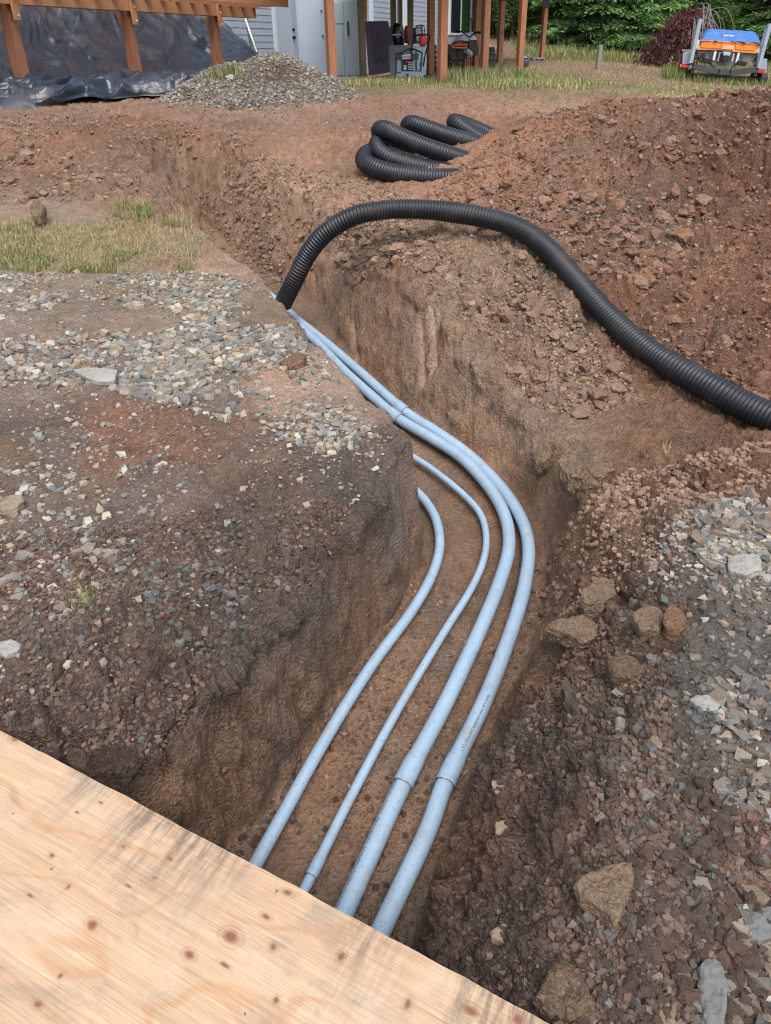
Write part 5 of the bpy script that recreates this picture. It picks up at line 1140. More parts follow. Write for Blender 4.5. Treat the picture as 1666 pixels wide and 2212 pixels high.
for b_, rw in ((.42, [(-90, 195, 11.2), (0, 176, 11.8), (65, 169, 12.1), (130, 168, 12.7), (190, 166, 13.1), (255, 165, 13.7), (318, 164, 14.3), (370, 162, 15.0), (430, 160, 15.8), (500, 150, 16.6), (572, 146, 17.4)]),
               (.70, [(-110, 95, 12.7), (0, 92, 13.3), (65, 92, 13.8), (130, 92, 14.3), (190, 92, 14.8), (255, 93, 15.5), (318, 94, 16.2), (370, 95, 16.8), (430, 98, 17.6), (490, 104, 18.2), (548, 108, 18.7)]),
               (1.0, [(-130, -40, 14.2), (-10, -40, 14.7), (60, -35, 15.2), (130, -32, 15.7), (190, -30, 16.3), (255, -25, 17.0), (318, -20, 17.7), (370, -12, 18.3), (415, 0, 18.9), (448, 20, 19.4), (478, 50, 19.8)])):
    for i, (x, y, D) in enumerate(rw): pts.append(at(x, y, D)); par.append((i / 10, b_))
pts = np.array(pts); par = np.array(par) * [2.2, 1]
def fit2(par, vals):
    n = len(par); K = _tps(((par[:, None] - par[None]) ** 2).sum(-1)) + np.eye(n) * 1e-4; A = np.zeros((n + 3, n + 3)); A[:n, :n] = K; A[:n, n] = 1; A[:n, n + 1:] = par; A[n, :n] = 1; A[n + 1:, :n] = par.T
    return np.linalg.solve(A, np.vstack([vals, np.zeros((3, vals.shape[1]))]))
w3 = fit2(par, pts); na, nb = 330, 190
aa, bb = np.meshgrid(np.linspace(0, 2.2, na), np.linspace(0, 1, nb)); af, bf = aa.ravel(), bb.ravel()
S3 = np.zeros((na * nb, 3)) + w3[-3] + af[:, None] * w3[-2] + bf[:, None] * w3[-1]
for i in range(len(par)): S3 += _tps((af - par[i, 0]) ** 2 + (bf - par[i, 1]) ** 2)[:, None] * w3[i]
G_ = S3.reshape(nb, na, 3); Nn = np.cross(np.gradient(G_, axis=1), np.gradient(G_, axis=0)).reshape(-1, 3); Nn /= np.linalg.norm(Nn, axis=1, keepdims=True) + 1e-9
if Nn[:, 2].mean() < 0: Nn = -Nn
L_ = af * 4.2; B2 = bf * 4.0
s1 = L_ * .62 + B2 * .78; s2 = L_ * .78 - B2 * .62                 # creases run down to the right
Pw = np.stack([s1 * 3.4, s2 * .55, s1 * 0], 1); Pw[:, 0] += vnoise(np.stack([L_, B2, L_ * 0], 1), 1.6, 5) * 1.2
cre = (1 - np.abs(vnoise(Pw, 1.0, 77))) ** 3; cre2 = (1 - np.abs(vnoise(Pw * [2.3, 1.6, 1], 1.0, 78))) ** 3
up_w = np.clip((bf - .33) / .1, 0, 1); Plow = np.stack([L_ * 1.1 + B2 * .5, B2 * 9, L_ * 0], 1)
fold = (1 - np.abs(vnoise(Plow, .8, 21))) ** 2; fold2 = vnoise(np.stack([L_ * 3.5, B2 * 3, L_ * 0], 1), 1, 22)
S3 += Nn * ((up_w * (.075 * cre + .022 * cre2 + .05 * fbm(np.stack([L_, B2, L_ * 0], 1), 1.3, 3, 7)) + (1 - up_w) * (.15 * fold + .06 * fold2 + .008 * cre2)) * np.clip(bf / .03, .15, 1))[:, None]
ii_ = np.arange(na * nb).reshape(nb, na); Qs = np.stack([ii_[:-1, :-1], ii_[:-1, 1:], ii_[1:, 1:], ii_[1:, :-1]], -1).reshape(-1, 4)
so = S3.mean(0); M_POLY = sheeting_material()
sheet_o = link('plastic_sheeting', mesh_np('plastic_sheeting', S3 - so, Qs, smooth=True), M_POLY); sheet_o.location = so.tolist(); tag(sheet_o, 'large wrinkled black plastic sheeting draped over the cut bank under the low deck', 'plastic sheeting')
# the loose corner nearest the viewer
fl = [(-30, 213), (8, 214), (30, 224), (55, 236), (75, 244), (92, 248), (90, 252), (60, 251), (20, 252), (-30, 254)]
Pf = np.array([onp(x, y, .03) for x, y in fl]); cf = Pf.mean(0); K_ = 60; Pc = np.vstack([Pf, Pf[:1]]); Ls = np.concatenate([[0], np.cumsum(np.linalg.norm(np.diff(Pc, axis=0), axis=1))]); sE = np.linspace(0, Ls[-1], K_, endpoint=False); Eo = np.stack([np.interp(sE, Ls, Pc[:, k]) for k in range(3)], 1)
Rg = [cf + (Eo - cf) * f for f in np.linspace(1, .04, 16)]; Vf = np.vstack(Rg); hf = np.repeat(np.linspace(0, 1, 16), K_); Vf[:, 2] += np.clip(hf * 5, 0, 1) * (.07 + .05 * fbm(Vf, 3.5, 3, 8) + .03 * (1 - np.abs(vnoise(Vf, 9, 6))) ** 3) * 1.3
ix = np.arange(16 * K_).reshape(16, K_); Qf = np.stack([ix[:-1], np.roll(ix, -1, 1)[:-1], np.roll(ix, -1, 1)[1:], ix[1:]], -1).reshape(-1, 4)
fo = link('plastic_flap', mesh_np('plastic_flap', Vf - cf, Qf, smooth=True), M_POLY); fo.location = cf.tolist(); tag(fo, 'loose corner of black plastic on bare dirt at the far left edge', 'plastic sheeting')
def plank(a, b_, D0, D1, w, h, label):
    p, q = at(*a, D0), at(*b_, D1); c = (p + q) / 2; mb = MB(); mb.bar(p, q, w, h); tag(mb.build('timber_plank', M_CEDL, None, bevel=.004, org=c), label, 'plank')
plank((166, 202), (250, 197), pD(184, 211) + .28, pD(240, 211) + .3, .16, .09, 'longest orange timber plank weighing down the plastic edge, middle of the three')
plank((2, 209), (52, 213), pD(30, 237) + .25, pD(52, 236) + .2, .14, .09, 'orange plank half wrapped in black plastic at far left')
plank((372, 194), (440, 190), pD(390, 203) + .1, pD(440, 196) + .15, .12, .12, 'orange timber plank partly hidden by the left foot of the gravel pile')

# ------------------------------------------------------------------ gravel pile
pk = [(at(588, 113, 11.9), .50), (at(612, 122, 12.1), .52), (at(497, 135, 11.5), .46), (at(550, 140, 11.6), .55), (at(455, 165, 11.3), .42), (at(680, 168, 11.9), .42)]
bc = onp(560, 222); n1 = 150; gx, gy = np.meshgrid(np.linspace(-1.75, 1.75, n1), np.linspace(-1.7, 1.6, 150)); X = gx.ravel() + pk[0][0][0] - .15; Y = gy.ravel() + 11.6
gz = zat(X, Y); Z = np.full_like(X, -9.0)
for p, s_ in pk:
    d = np.hypot(X - p[0], (Y - p[1]) * .95); Z = np.maximum(Z, p[2] - s_ * (np.sqrt(d * d + .02) - .12))
PP = np.stack([X, Y, Z], 1); Z = Z + .035 * fbm(PP, 2.5, 4, 5) + .012 * billow(PP, 14, 3, 6)
gZ = np.where(Z > gz - .06, Z, gz - .06); ixp = np.arange(n1 * 150).reshape(150, n1); Qg = np.stack([ixp[:-1, :-1], ixp[:-1, 1:], ixp[1:, 1:], ixp[1:, :-1]], -1).reshape(-1, 4)
keep = (Z > gz - .05)[Qg].any(1); po = np.array([pk[0][0][0], 11.6, 1.2])
pile = empty('gravel_pile', po, 'heap of mixed grey crushed gravel with a grass tuft on its left shoulder', 'gravel pile')
V_ = np.stack([X, Y, gZ], 1) - po; used, inv = np.unique(Qg[keep].ravel(), return_inverse=True)
dirtp = np.clip(fbm(np.stack([X, Y, Z], 1), 1.6, 3, 61) + .35, 0, 1)[:, None]; pc = np.array(lin(112, 100, 90)) * (1 - dirtp) + np.array(lin(92, 74, 62)) * dirtp
me = mesh_np('pile_core', V_[used], inv.reshape(-1, 4), {'soil': pc[used], 'rough': np.ones((len(used), 3))}, smooth=True); link('pile_core', me, M_SOIL, pile)
def pz(x, y):
    i = np.clip(((y - 11.6 + 1.7) / 3.3 * 149).round().astype(int), 0, 149); j = np.clip(((x - pk[0][0][0] + .15 + 1.75) / 3.5 * (n1 - 1)).round().astype(int), 0, n1 - 1); return gZ[i * n1 + j], (Z - gz)[i * n1 + j]
nS = 15000; x = rng.uniform(-1.75, 1.75, nS) + pk[0][0][0] - .15; y = rng.uniform(-1.7, .7, nS) + 11.6; zz_, ab = pz(x, y)
dp = fbm(np.stack([x, y, zz_], 1), 1.6, 3, 61) + .35
ok = (ab > -.045 - rng.random(nS) * .02) & (rng.random(nS) > np.clip(dp, 0, .62)); x, y, zz_ = x[ok], y[ok], zz_[ok]; sz = .022 + .05 * rng.random(len(x)) ** 2
tn = np.array(GREY)[rng.integers(0, len(GREY), len(x))] * rng.uniform(.7, 1.1, (len(x), 1)) * .95; Rp = rot_batch(len(x), .6); Pp = np.stack([x, y, zz_ + sz * .1], 1) - po
big = np.argsort(-sz)[:290]; rest = np.ones(len(x), bool); rest[big] = False
mass('gravel', RT, Pp[rest], sz[rest], Rp[rest], tn[rest], M_STONES, pile)
for i in big:
    o = bpy.data.objects.new('stone', RM_S[rng.integers(len(RM_S))]); COL.objects.link(o); o.parent = pile; o.matrix_basis = Matrix.Translation(Pp[i]) @ Matrix(Rp[i].tolist()).to_4x4() @ Matrix.Scale(sz[i], 4)
q = at(500, 182, 10.95); q[2] = pz(np.array([q[0]]), np.array([q[1]]))[0][0] + .03
o = bpy.data.objects.new('flat_cobble', RM[3].copy()); o.data.materials.clear(); o.data.materials.append(M_RK['pale_rock']); COL.objects.link(o); o.location = q.tolist(); o.rotation_euler = (.6, .25, -.4); o.scale = (.17, .15, .12); tag(o, 'single large pale flat cobble resting on the front of the gravel pile', 'rock')

# ------------------------------------------------------------------ boat on its trailer
def ZB(X, Y, D=21.0): return at((1680 + X / 6.94) / 1.1525, (30 + Y / 6.94) / 1.1525, D)
BO = ZB(820, 1250); boat = empty('boat', ZB(900, 650), 'small orange and white jet boat under a blue tarp seen from its stern', 'boat'); bo = np.array(boat.location)
tr = empty('boat_trailer', BO, 'boat trailer with grey guide posts and mudguards standing tilted in long grass', 'trailer'); to_ = BO
M_ORB = simple('orange_gelcoat', (.80, .20, .02), .3, 0, .04, 3); M_ORP = simple('pale_orange_gelcoat', (.85, .36, .14), .3, 0, .04, 3); M_HULL = simple('dirty_hull_shade_tone', (.22, .20, .18), .6, 0, .3, 5); M_GREYP = simple('grey_plastic_post', (.24, .28, .34), .45, 0, .06, 5)  # hull white is darkened to stand for shading low on the boat
def zpr(mb, pts, D, dep, dz=0.0, sc_=1.0):
    f = np.array([ZB(x, y, D) for x, y in pts]); b_ = f.copy(); c = b_.mean(0); b_ = c + (b_ - c) * sc_; b_[:, 1] += dep; b_[:, 0] += dep * .385; b_[:, 2] += dz; return mb.prism(f, b_)
mb = MB(); zpr(mb, [(360, 500), (440, 480), (1480, 560), (1530, 600), (1450, 725), (1000, 690), (820, 665), (370, 655)], 20.6, .35, 0, .98); mb.build('transom', M_ORP, boat, org=bo, bevel=.01)
for pts in ([(455, 515), (825, 535), (805, 632), (455, 610)], [(1068, 548), (1425, 582), (1385, 668), (1050, 645)]): mb = MB(); zpr(mb, pts, 20.575, .03); mb.build('orange_panel', M_ORB, boat, org=bo)
mb = MB(); zpr(mb, [(835, 565), (1035, 580), (1020, 655), (1000, 648), (830, 640), (815, 650)], 20.55, .05); pl_ = mb.build('centre_panel', M_ORP, boat, org=bo)
mb = MB(); zpr(mb, [(440, 478), (1480, 556), (1478, 572), (440, 494)], 20.56, .05); mb.build('transom_rail', M_ORB, boat, org=bo)
for pts in ([(365, 505), (392, 462), (412, 470), (425, 560), (400, 610), (372, 640)], [(1412, 690), (1450, 610), (1498, 545), (1520, 560), (1530, 605), (1450, 715)]): mb = MB(); zpr(mb, pts, 20.57, .06); mb.build('corner_fin', M_TRIM, boat, org=bo)
# hull underside, lofted to the bow
mb = MB(); sec = [(370, 650), (820, 665), (1010, 690), (1450, 725), (1330, 860), (1250, 900), (1080, 900), (960, 950), (780, 930), (640, 880), (460, 850), (430, 800)]
f0 = np.array([ZB(x, y, 20.7) for x, y in sec]); c0 = f0.mean(0); prev = f0; Vh = [f0]; 
for dep, s_, dz in ((1.2, .99, .08), (2.4, .85, .22), (3.4, .5, .42), (4.0, .08, .6)): q = c0 + (f0 - c0) * np.array([s_, 1, s_ * .9 + .1]); q[:, 1] += dep; q[:, 0] += dep * .385; q[:, 2] += dz; Vh.append(q)
n = len(sec); Fh = [tuple(range(n))] + [(r_ * n + i, r_ * n + (i + 1) % n, (r_ + 1) * n + (i + 1) % n, (r_ + 1) * n + i) for r_ in range(4) for i in range(n)] + [tuple(range(4 * n, 5 * n))]
mb.add(np.vstack(Vh), Fh); hull = mb.build('hull', M_HULL, boat, org=bo)
for a, b_, w in (((700, 680), (665, 830), .05), ((1105, 705), (1060, 880), .05), ((780, 690), (745, 850), .02), ((1020, 710), (985, 850), .02)): mb = MB(); mb.bar(ZB(*a, 20.62), ZB(*b_, 20.62), w, .05, (0, 1, 0)); mb.build('hull_strake', M_TRIM, hull, org=bo)
mb = MB(); c = ZB(490, 757, 20.66); mb.tube([c, c + [0, .06, 0]], .055, 18, smooth=False); mb.build('exhaust_port', M_BLK, hull, org=bo)
mb = MB(); zpr(mb, [(820, 665), (980, 675), (1000, 700), (985, 790), (930, 850), (830, 850), (790, 770), (800, 700)], 20.5, .2); mb.build('jet_housing', M_DGR, boat, org=bo, bevel=.01)
mb = MB(); zpr(mb, [(830, 700), (880, 685), (960, 695), (975, 730), (925, 775), (840, 755)], 20.42, .1); mb.build('jet_cowl', M_STEEL, boat, org=bo, bevel=.01)
mb = MB(); c = ZB(885, 805, 20.4); mb.tube([c, c + [0, .16, 0]], .07, 18, smooth=False); mb.build('jet_nozzle', M_BLK, boat, org=bo)
# tarp
def blue_tarp():
    m, nt, b = new_mat('blue_tarp'); k = NT(nt); co = k.coord(); n = k.noise(co, 3, 5, .6)
    k.l(k.mix(k.ramp(n, [(.3, 0), (.7, 1)]), (.025, .10, .30), (.045, .15, .38)), b.inputs['Base Color']); b.inputs['Roughness'].default_value = .45
    k.l(k.bump(k.noise(k.map(co, (1, 1, 3)), 5, 5, .6, dist=1.2), .7, .05), b.inputs['Normal']); return m
nx, ny2 = 70, 40; T3 = []
for j in range(ny2):
    v = j / (ny2 - 1)
    for i in range(nx):
        u = i / (nx - 1); fr = np.array(ZB(408 + (1530 - 408) * u, 478 + 55 * u - 10 * math.sin(u * 9) ** 2, 20.55)); tp = np.array(ZB(500 + (1440 - 500) * u, 288 + 62 * u + 26 * max(0, u - .7) / .3, 21.3))
        if v < .45:
            w_ = v / .45; p = fr * (1 - w_) + tp * w_; p[2] += .10 * math.sin(w_ * math.pi) * (1 - abs(2 * u - 1) ** 6); p[1] -= .0
        else:
            w_ = (v - .45) / .55; p = tp + np.array([0, 3.0 * w_, .06 * math.sin(w_ * 3) - .3 * w_ ** 2]); p[0] = tp[0] + (ZB(960, 300, 21)[0] - tp[0]) * w_ ** 2 * .75 + 3.0 * w_ * .385
        T3.append(p)
T3 = np.array(T3); T3 += np.array([0, -1, .4]) * (.035 * fbm(T3, 3.2, 4, 9))[:, None] - np.array([0, 0, 1]) * (.03 * (1 - np.abs(vnoise(T3 * [1, 1, 2], 5, 12))) ** 3)[:, None]
ub = np.tile(np.linspace(0, 1, nx), ny2); side = (np.abs(2 * ub - 1) ** 14); T3[:, 2] -= side * .12
ix = np.arange(nx * ny2).reshape(ny2, nx); Qt = np.stack([ix[:-1, :-1], ix[:-1, 1:], ix[1:, 1:], ix[1:, :-1]], -1).reshape(-1, 4); tpos = T3.mean(0)
tarp = link('boat_tarp', mesh_np('boat_tarp', T3 - tpos, Qt, smooth=True), blue_tarp()); tarp.location = tpos.tolist(); tag(tarp, 'bright blue tarp stretched over the orange boat', 'tarp')
mb = MB(); zpr(mb, [(850, 392), (1108, 412), (1106, 432), (850, 412)], 20.72, .05); sp_ = mb.build('white_bar', M_TRIM, boat, org=bo)
for x0, y0 in ((850, 410), (1075, 430)): mb = MB(); mb.tube([ZB(x0, y0, 20.68), ZB(x0 - 5, y0 + 130, 20.5)], .006, 6, smooth=False); mb.build('bar_stay', M_STEEL, boat, org=bo)
for pts in ([(680, 495), (740, 500), (735, 515), (690, 512)], [(1165, 520), (1225, 527), (1215, 550), (1180, 548)]): mb = MB(); zpr(mb, pts, 20.53, .03); mb.build('tarp_clip', M_BLK, boat, org=bo)
# trailer
def zbar(name, a, b_, D0, D1, w, h, mat, up=(0, 1, 0), par=None): mb = MB(); mb.bar(ZB(*a, D0), ZB(*b_, D1), w, h, up); return mb.build(name, mat, par or tr, org=to_, bevel=.006)
zbar('guide_post', (268, 885), (440, 128), 20.45, 20.5, .085, .085, M_GREYP); zbar('guide_post', (300, 850), (415, 330), 20.75, 20.8, .05, .05, M_STEEL)
zbar('guide_post', (1440, 975), (1648, 205), 20.45, 20.5, .085, .085, M_GREYP); zbar('guide_post', (1395, 960), (1585, 300), 21.0, 21.0, .07, .07, M_GREYP)
zbar('cross_beam', (310, 935), (760, 1035), 20.5, 20.5, .12, .10, M_DGR); zbar('cross_beam', (735, 1035), (960, 1040), 20.5, 20.5, .12, .10, M_DGR); zbar('cross_beam', (935, 1045), (1420, 995), 20.5, 20.5, .12, .10, M_DGR)
zbar('side_rail', (310, 1010), (330, 960), 20.5, 24.6, .07, .1, M_DGR, (0, 0, 1)); zbar('side_rail', (1400, 1065), (1380, 1000), 20.5, 24.6, .07, .1, M_DGR, (0, 0, 1)); zbar('axle', (120, 1080), (1500, 1150), 21.0, 21.0, .06, .06, M_DGR)
zbar('drawbar', (860, 1040), (870, 1000), 20.6, 26.5, .08, .1, M_DGR, (0, 0, 1))
for a, b_ in (((560, 860), (700, 960)), ((1100, 860), (960, 990)), ((640, 680), (590, 830)), ((1160, 710), (1150, 880))): zbar('support_arm', a, b_, 20.56, 20.5, .04, .04, M_BLK)
for a, b_ in (((490, 830), (640, 860)), ((1080, 880), (1230, 900))): zbar('bunk', a, b_, 20.5, 20.52, .09, .08, M_BLK)
for k_, (x0, x1, y0, y1) in enumerate(((128, 290, 690, 905), (1452, 1600, 798, 1000))):
    p = [(x0, y1), (x0 + 8, y0 + 40), (x0 + 35, y0 + 4), (x1 - 8, y0 + 6 + (6 * k_)), (x1, y0 + 20), (x1 - 12, y1 - 2)]; mb = MB(); zpr(mb, p, 20.6, .75); mb.build('mudguard', M_GREYP, tr, org=to_, bevel=.02)
    lx0, ly0 = (112, 908) if k_ == 0 else (1420, 1003); mb = MB(); zpr(mb, [(lx0, ly0), (lx0 + 140, ly0 + 6), (lx0 + 138, ly0 + 56), (lx0, ly0 + 50)], 20.5, .08); mb.build('tail_light', M_RED, tr, org=to_, bevel=.006)
    sx_ = 95 if k_ == 0 else 1562; mb = MB(); zpr(mb, [(sx_, ly0 - 6), (sx_ + 18, ly0 - 6), (sx_ + 18, ly0 + 50), (sx_, ly0 + 44)], 20.52, .06); mb.build('side_marker', M_ORB, tr, org=to_)
    wc = ZB(185 if k_ == 0 else 1450, 1060 if k_ == 0 else 1150, 21.0); r_ = .31; V, Q = lathe([(r_ * .5, -.1), (r_ * .9, -.1), (r_, -.07), (r_, .07), (r_ * .9, .1), (r_ * .5, .1)], (0, 0, 0), 26); V = V[:, [2, 1, 0]] + wc; wo_ = MB().add(V, Q).build('wheel', M_BLK, tr, org=to_, smooth=True)
    V, Q = lathe([(.02, -.06), (r_ * .5, -.075), (r_ * .52, .075), (.02, .06)], (0, 0, 0), 20); V = V[:, [2, 1, 0]] + wc; MB().add(V, Q).build('rim', M_STEEL, wo_, org=to_)
mb = MB(); zpr(mb, [(133, 648), (268, 655), (272, 685), (135, 680)], 21.6, .03); plq = mb.build('plate', simple('yellow_white_plate', (.6, .56, .4), .5), tr, org=to_)
for q in range(4): mb = MB(); zpr(mb, [(146 + q * 31, 658 + q * 2), (160 + q * 31, 659 + q * 2), (160 + q * 31, 671 + q * 2), (146 + q * 31, 670 + q * 2)], 21.585, .02); mb.build('plate_hole', M_BLK, plq, org=to_)

# ------------------------------------------------------------------ trees and shrubs
def leaf_mat(name, trans=.25, rough=.6):
    m, nt, b = new_mat(name); k = NT(nt); A = k.attr('tint'); k.l(A, b.inputs['Base Color']); b.inputs['Roughness'].default_value = rough; b.inputs['Specular IOR Level'].default_value = .3
    tb = k.n('ShaderNodeBsdfTranslucent'); k.l(A, tb.inputs['Color']); mx = k.n('ShaderNodeMixShader'); mx.inputs[0].default_value = trans; out = nt.nodes['Material Output']
    k.l(b.outputs[0], mx.inputs[1]); k.l(tb.outputs[0], mx.inputs[2]); k.l(mx.outputs[0], out.inputs['Surface']); return m
M_LEAF = leaf_mat('foliage'); M_BARK = simple('bark', (.09, .065, .05), .9, 0, .3, 6, .02, 20); M_DEAD = simple('silvered_twigs', (.26, .25, .22), .9, 0, .15, 8)
def blades_arr(P, Dv, W_, cols):
    """Narrow pointed leaves: base P, vector Dv, width W_."""
    n = len(P); side = np.cross(Dv, rng.normal(size=(n, 3))); side /= np.linalg.norm(side, axis=1, keepdims=True) + 1e-9; side *= W_[:, None] / 2
    mid = P + Dv * .5; V = np.stack([P, mid + side, P + Dv, mid - side], 1).reshape(-1, 3); Fq = np.arange(n * 4).reshape(n, 4); return V, Fq, np.repeat(cols, 4, 0)
def conifer_mesh(H, R, seed, n=5200):
    r = np.random.default_rng(seed); nb_ = int(H * 15); hb_ = .03 + .97 * r.random(nb_) ** 1.15; ang = r.uniform(0, 2 * np.pi, nb_); L = R * (1 - hb_) ** .75 * r.uniform(.65, 1.15, nb_) + .15
    pick = r.choice(nb_, n, p=L / L.sum()); t = r.random(n) ** .6; a = ang[pick] + r.normal(0, .16, n) * (.4 + t); l = L[pick] * t
    z = hb_[pick] * H - l * .25 + .12 * (l / R) ** 2 + r.normal(0, .04, n); P = np.stack([np.cos(a) * l, np.sin(a) * l, np.maximum(z, .02)], 1)
    ln = r.uniform(.11, .22, n); a2 = a + r.normal(0, .7, n); Dv = np.stack([np.cos(a2), np.sin(a2), r.normal(-.15, .35, n)], 1) * ln[:, None]
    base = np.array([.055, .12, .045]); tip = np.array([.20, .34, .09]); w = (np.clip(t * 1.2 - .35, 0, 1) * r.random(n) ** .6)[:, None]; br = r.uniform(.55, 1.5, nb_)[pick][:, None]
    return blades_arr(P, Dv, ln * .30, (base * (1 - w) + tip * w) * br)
def broad_mesh(H, R, seed, n=5200, cols=((.055, .11, .03), (.14, .22, .06))):
    r = np.random.default_rng(seed); nc = 60; u = r.normal(size=(nc, 3)); u /= np.linalg.norm(u, axis=1, keepdims=True); C_ = u * r.random((nc, 1)) ** .4 * [R, R, H * .48] + [0, 0, H * .52]
    pick = r.integers(0, nc, n); d = r.normal(size=(n, 3)); d /= np.linalg.norm(d, axis=1, keepdims=True); P = C_[pick] + d * r.random((n, 1)) ** .5 * R * .36; P[:, 2] = np.maximum(P[:, 2], .05)
    ln = r.uniform(.09, .16, n); Dv = r.normal(size=(n, 3)) * [1, 1, .6]; Dv *= (ln / np.linalg.norm(Dv, axis=1))[:, None]; w = r.random((n, 1)) ** 1.5
    return blades_arr(P, Dv, ln * .7, (np.array(cols[0]) * (1 - w) + np.array(cols[1]) * w) * r.uniform(.65, 1.3, nc)[pick][:, None])
def trunk_mesh(H, r0, seed):
    r = np.random.default_rng(seed); P = np.array([[0, 0, -.3], [.04, 0, H * .3], [-.03, .05, H * .65], [0, 0, H]]); C_, _ = catmull(P, .35); V, Q = tube_arr(C_, np.linspace(r0, .02, len(C_)), 8); Vs, Qs_ = [V], [Q]; off = len(V)
    for i in range(14):
        h = H * (.12 + .8 * i / 14); a = r.uniform(0, 6.28); L = (1 - h / H) * H * .22 + .2; S_ = np.array([[0, 0, h], [math.cos(a) * L * .5, math.sin(a) * L * .5, h + .05], [math.cos(a) * L, math.sin(a) * L, h - .05]]); V, Q = tube_arr(S_, np.array([.03, .02, .008]), 5); Vs.append(V); Qs_.append(Q + off); off += len(V)
    return clean_quads(mesh_np('trunk', np.vstack(Vs), np.vstack(Qs_), smooth=True))
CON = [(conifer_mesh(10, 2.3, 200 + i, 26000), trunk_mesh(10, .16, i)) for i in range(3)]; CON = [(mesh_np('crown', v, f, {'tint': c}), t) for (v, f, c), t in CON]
BRD = [(broad_mesh(6.5, 2.2, 300 + i, 15000), trunk_mesh(5, .12, 20 + i)) for i in range(2)]; BRD = [(mesh_np('crown', v, f, {'tint': c}), t) for (v, f, c), t in BRD]
def tree(px, row, D, kind, sc_, label, group):
    p = at(px, row, D); p[2] = min(p[2], float(zat(p[0], p[1])[0]) + .1) if False else float(zat(p[0], p[1])[0])
    cm, tm = (CON if kind == 'c' else BRD)[int(rng.integers(3 if kind == 'c' else 2))]; e = empty('conifer_tree' if kind == 'c' else 'leafy_tree', p, label, 'tree', group); e.scale = (sc_, sc_, sc_ * rng.uniform(.9, 1.15)); e.rotation_euler = (0, 0, rng.uniform(0, 6.28))
    link('crown', cm, M_LEAF, e); link('trunk', tm, M_BARK, e)
GT = 'dark evergreens along the edge of the field'; GB2 = 'tall trees closing the view behind the evergreens'
for i, (px, D, s_, lab) in enumerate([(1062, 41, .8, 'evergreen just right of the house corner, behind the tall posts'), (1145, 40, .75, 'evergreen between the two farthest right deck posts'), (1215, 37, .85, 'evergreen right of the farthest deck post with grass at its foot'), (1262, 36, .9, 'evergreen directly behind the lone grey post'),
                                      (1310, 35.5, .95, 'large evergreen right of the lone grey post'), (1362, 36, .9, 'evergreen left of the weeping red tree'), (1405, 37, 1.0, 'evergreen behind the left skirt of the weeping red tree'), (1462, 38, .95, 'evergreen hidden behind the middle of the weeping red tree'),
                                      (1530, 38, 1.0, 'evergreen above the left guide post of the trailer'), (1590, 37, .9, 'evergreen right behind the blue boat tarp'), (1638, 35.5, .9, 'evergreen behind the right guide post of the trailer'), (1692, 34, .9, 'evergreen cut off by the right edge of the picture')]):
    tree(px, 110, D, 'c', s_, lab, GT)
for i, (px, D, s_, lab) in enumerate([(1105, 38.5, .62, 'bright green leafy tree seen between two deck posts'), (1180, 38.5, .55, 'bushy leafy tree right of the farthest deck post'), (1560, 35.5, .5, 'leafy bush beside the weeping red tree, behind the trailer'), (1290, 42, .8, 'leafy tree filling the gap behind the big evergreen')]):
    tree(px, 110, D, 'b', s_, lab, None)
for px in range(1000, 1800, 62): tree(px, 100, 47 + (px % 3), 'c', 1.25, 'tall background evergreen rising behind the front row of trees', GB2)
# weeping red tree with silvered dead twigs
def weeping():
    D = 27.0; c = at(1478, 128, D); c[2] = float(zat(c[0], c[1])[0]); top = at(1500, 14, D)[2] - c[2]; r = np.random.default_rng(5); n = 9000
    e = empty('weeping_tree', c, 'dark red weeping tree with silvery bare twigs left of the boat', 'tree'); P, Dv = [], []
    nb_ = 150; a = r.uniform(0, 6.28, nb_); L = np.where(np.cos(a) < 0, 1.45, 1.15) * r.uniform(.45, 1.1, nb_); h0 = top * r.uniform(.72, 1.0, nb_); pick = r.integers(0, nb_, n); t = r.random(n) ** .7
    x = np.cos(a[pick]) * L[pick] * t ** .8; y = np.sin(a[pick]) * L[pick] * t ** .8; z = h0[pick] * (1 - .78 * t ** 1.9) - .10 * np.where(np.cos(a[pick]) < 0, t, 0)
    P = np.stack([x, y, z], 1) + r.normal(0, .05, (n, 3)); P[:, 2] = np.maximum(P[:, 2], .15); ln = r.uniform(.06, .13, n); Dv = (r.normal(size=(n, 3)) * .5 + [0, 0, -.8]) * ln[:, None]
    w = r.random((n, 1)); V, Q, C_ = blades_arr(P, Dv, ln * .5, np.array([.055, .018, .020]) * (1 - w) + np.array([.13, .05, .045]) * w); link('crown', mesh_np('crown', V, Q, {'tint': C_}), M_LEAF, e)
    mb = MB(); mb.tube([(0, 0, -.2), (.1, 0, top * .4), (-.05, .05, top * .8)], .09, 8); mb.build('trunk', M_BARK, e, smooth=True)
    mb = MB()
    for i in range(46):
        a_ = r.uniform(-2.6, 0.4); l = r.uniform(.2, .9); z0 = top * r.uniform(.55, 1.03); x0 = .05 + r.uniform(-.2, .35); S_ = [(x0, -.3, z0), (x0 + math.cos(a_) * l * .5, -.55 + math.sin(a_) * l * .3, z0 + .03), (x0 + math.cos(a_) * l * .8, -.75 + math.sin(a_) * l * .4, z0 - l * .45), (x0 + math.cos(a_) * l * .85 + r.normal(0, .05), -.8 + math.sin(a_) * l * .45, z0 - l * .95)]; mb.tube(S_, r.uniform(.003, .007), 4, .12)
    tag(mb.build('dead_twigs', M_DEAD, e), kind='stuff')
weeping()

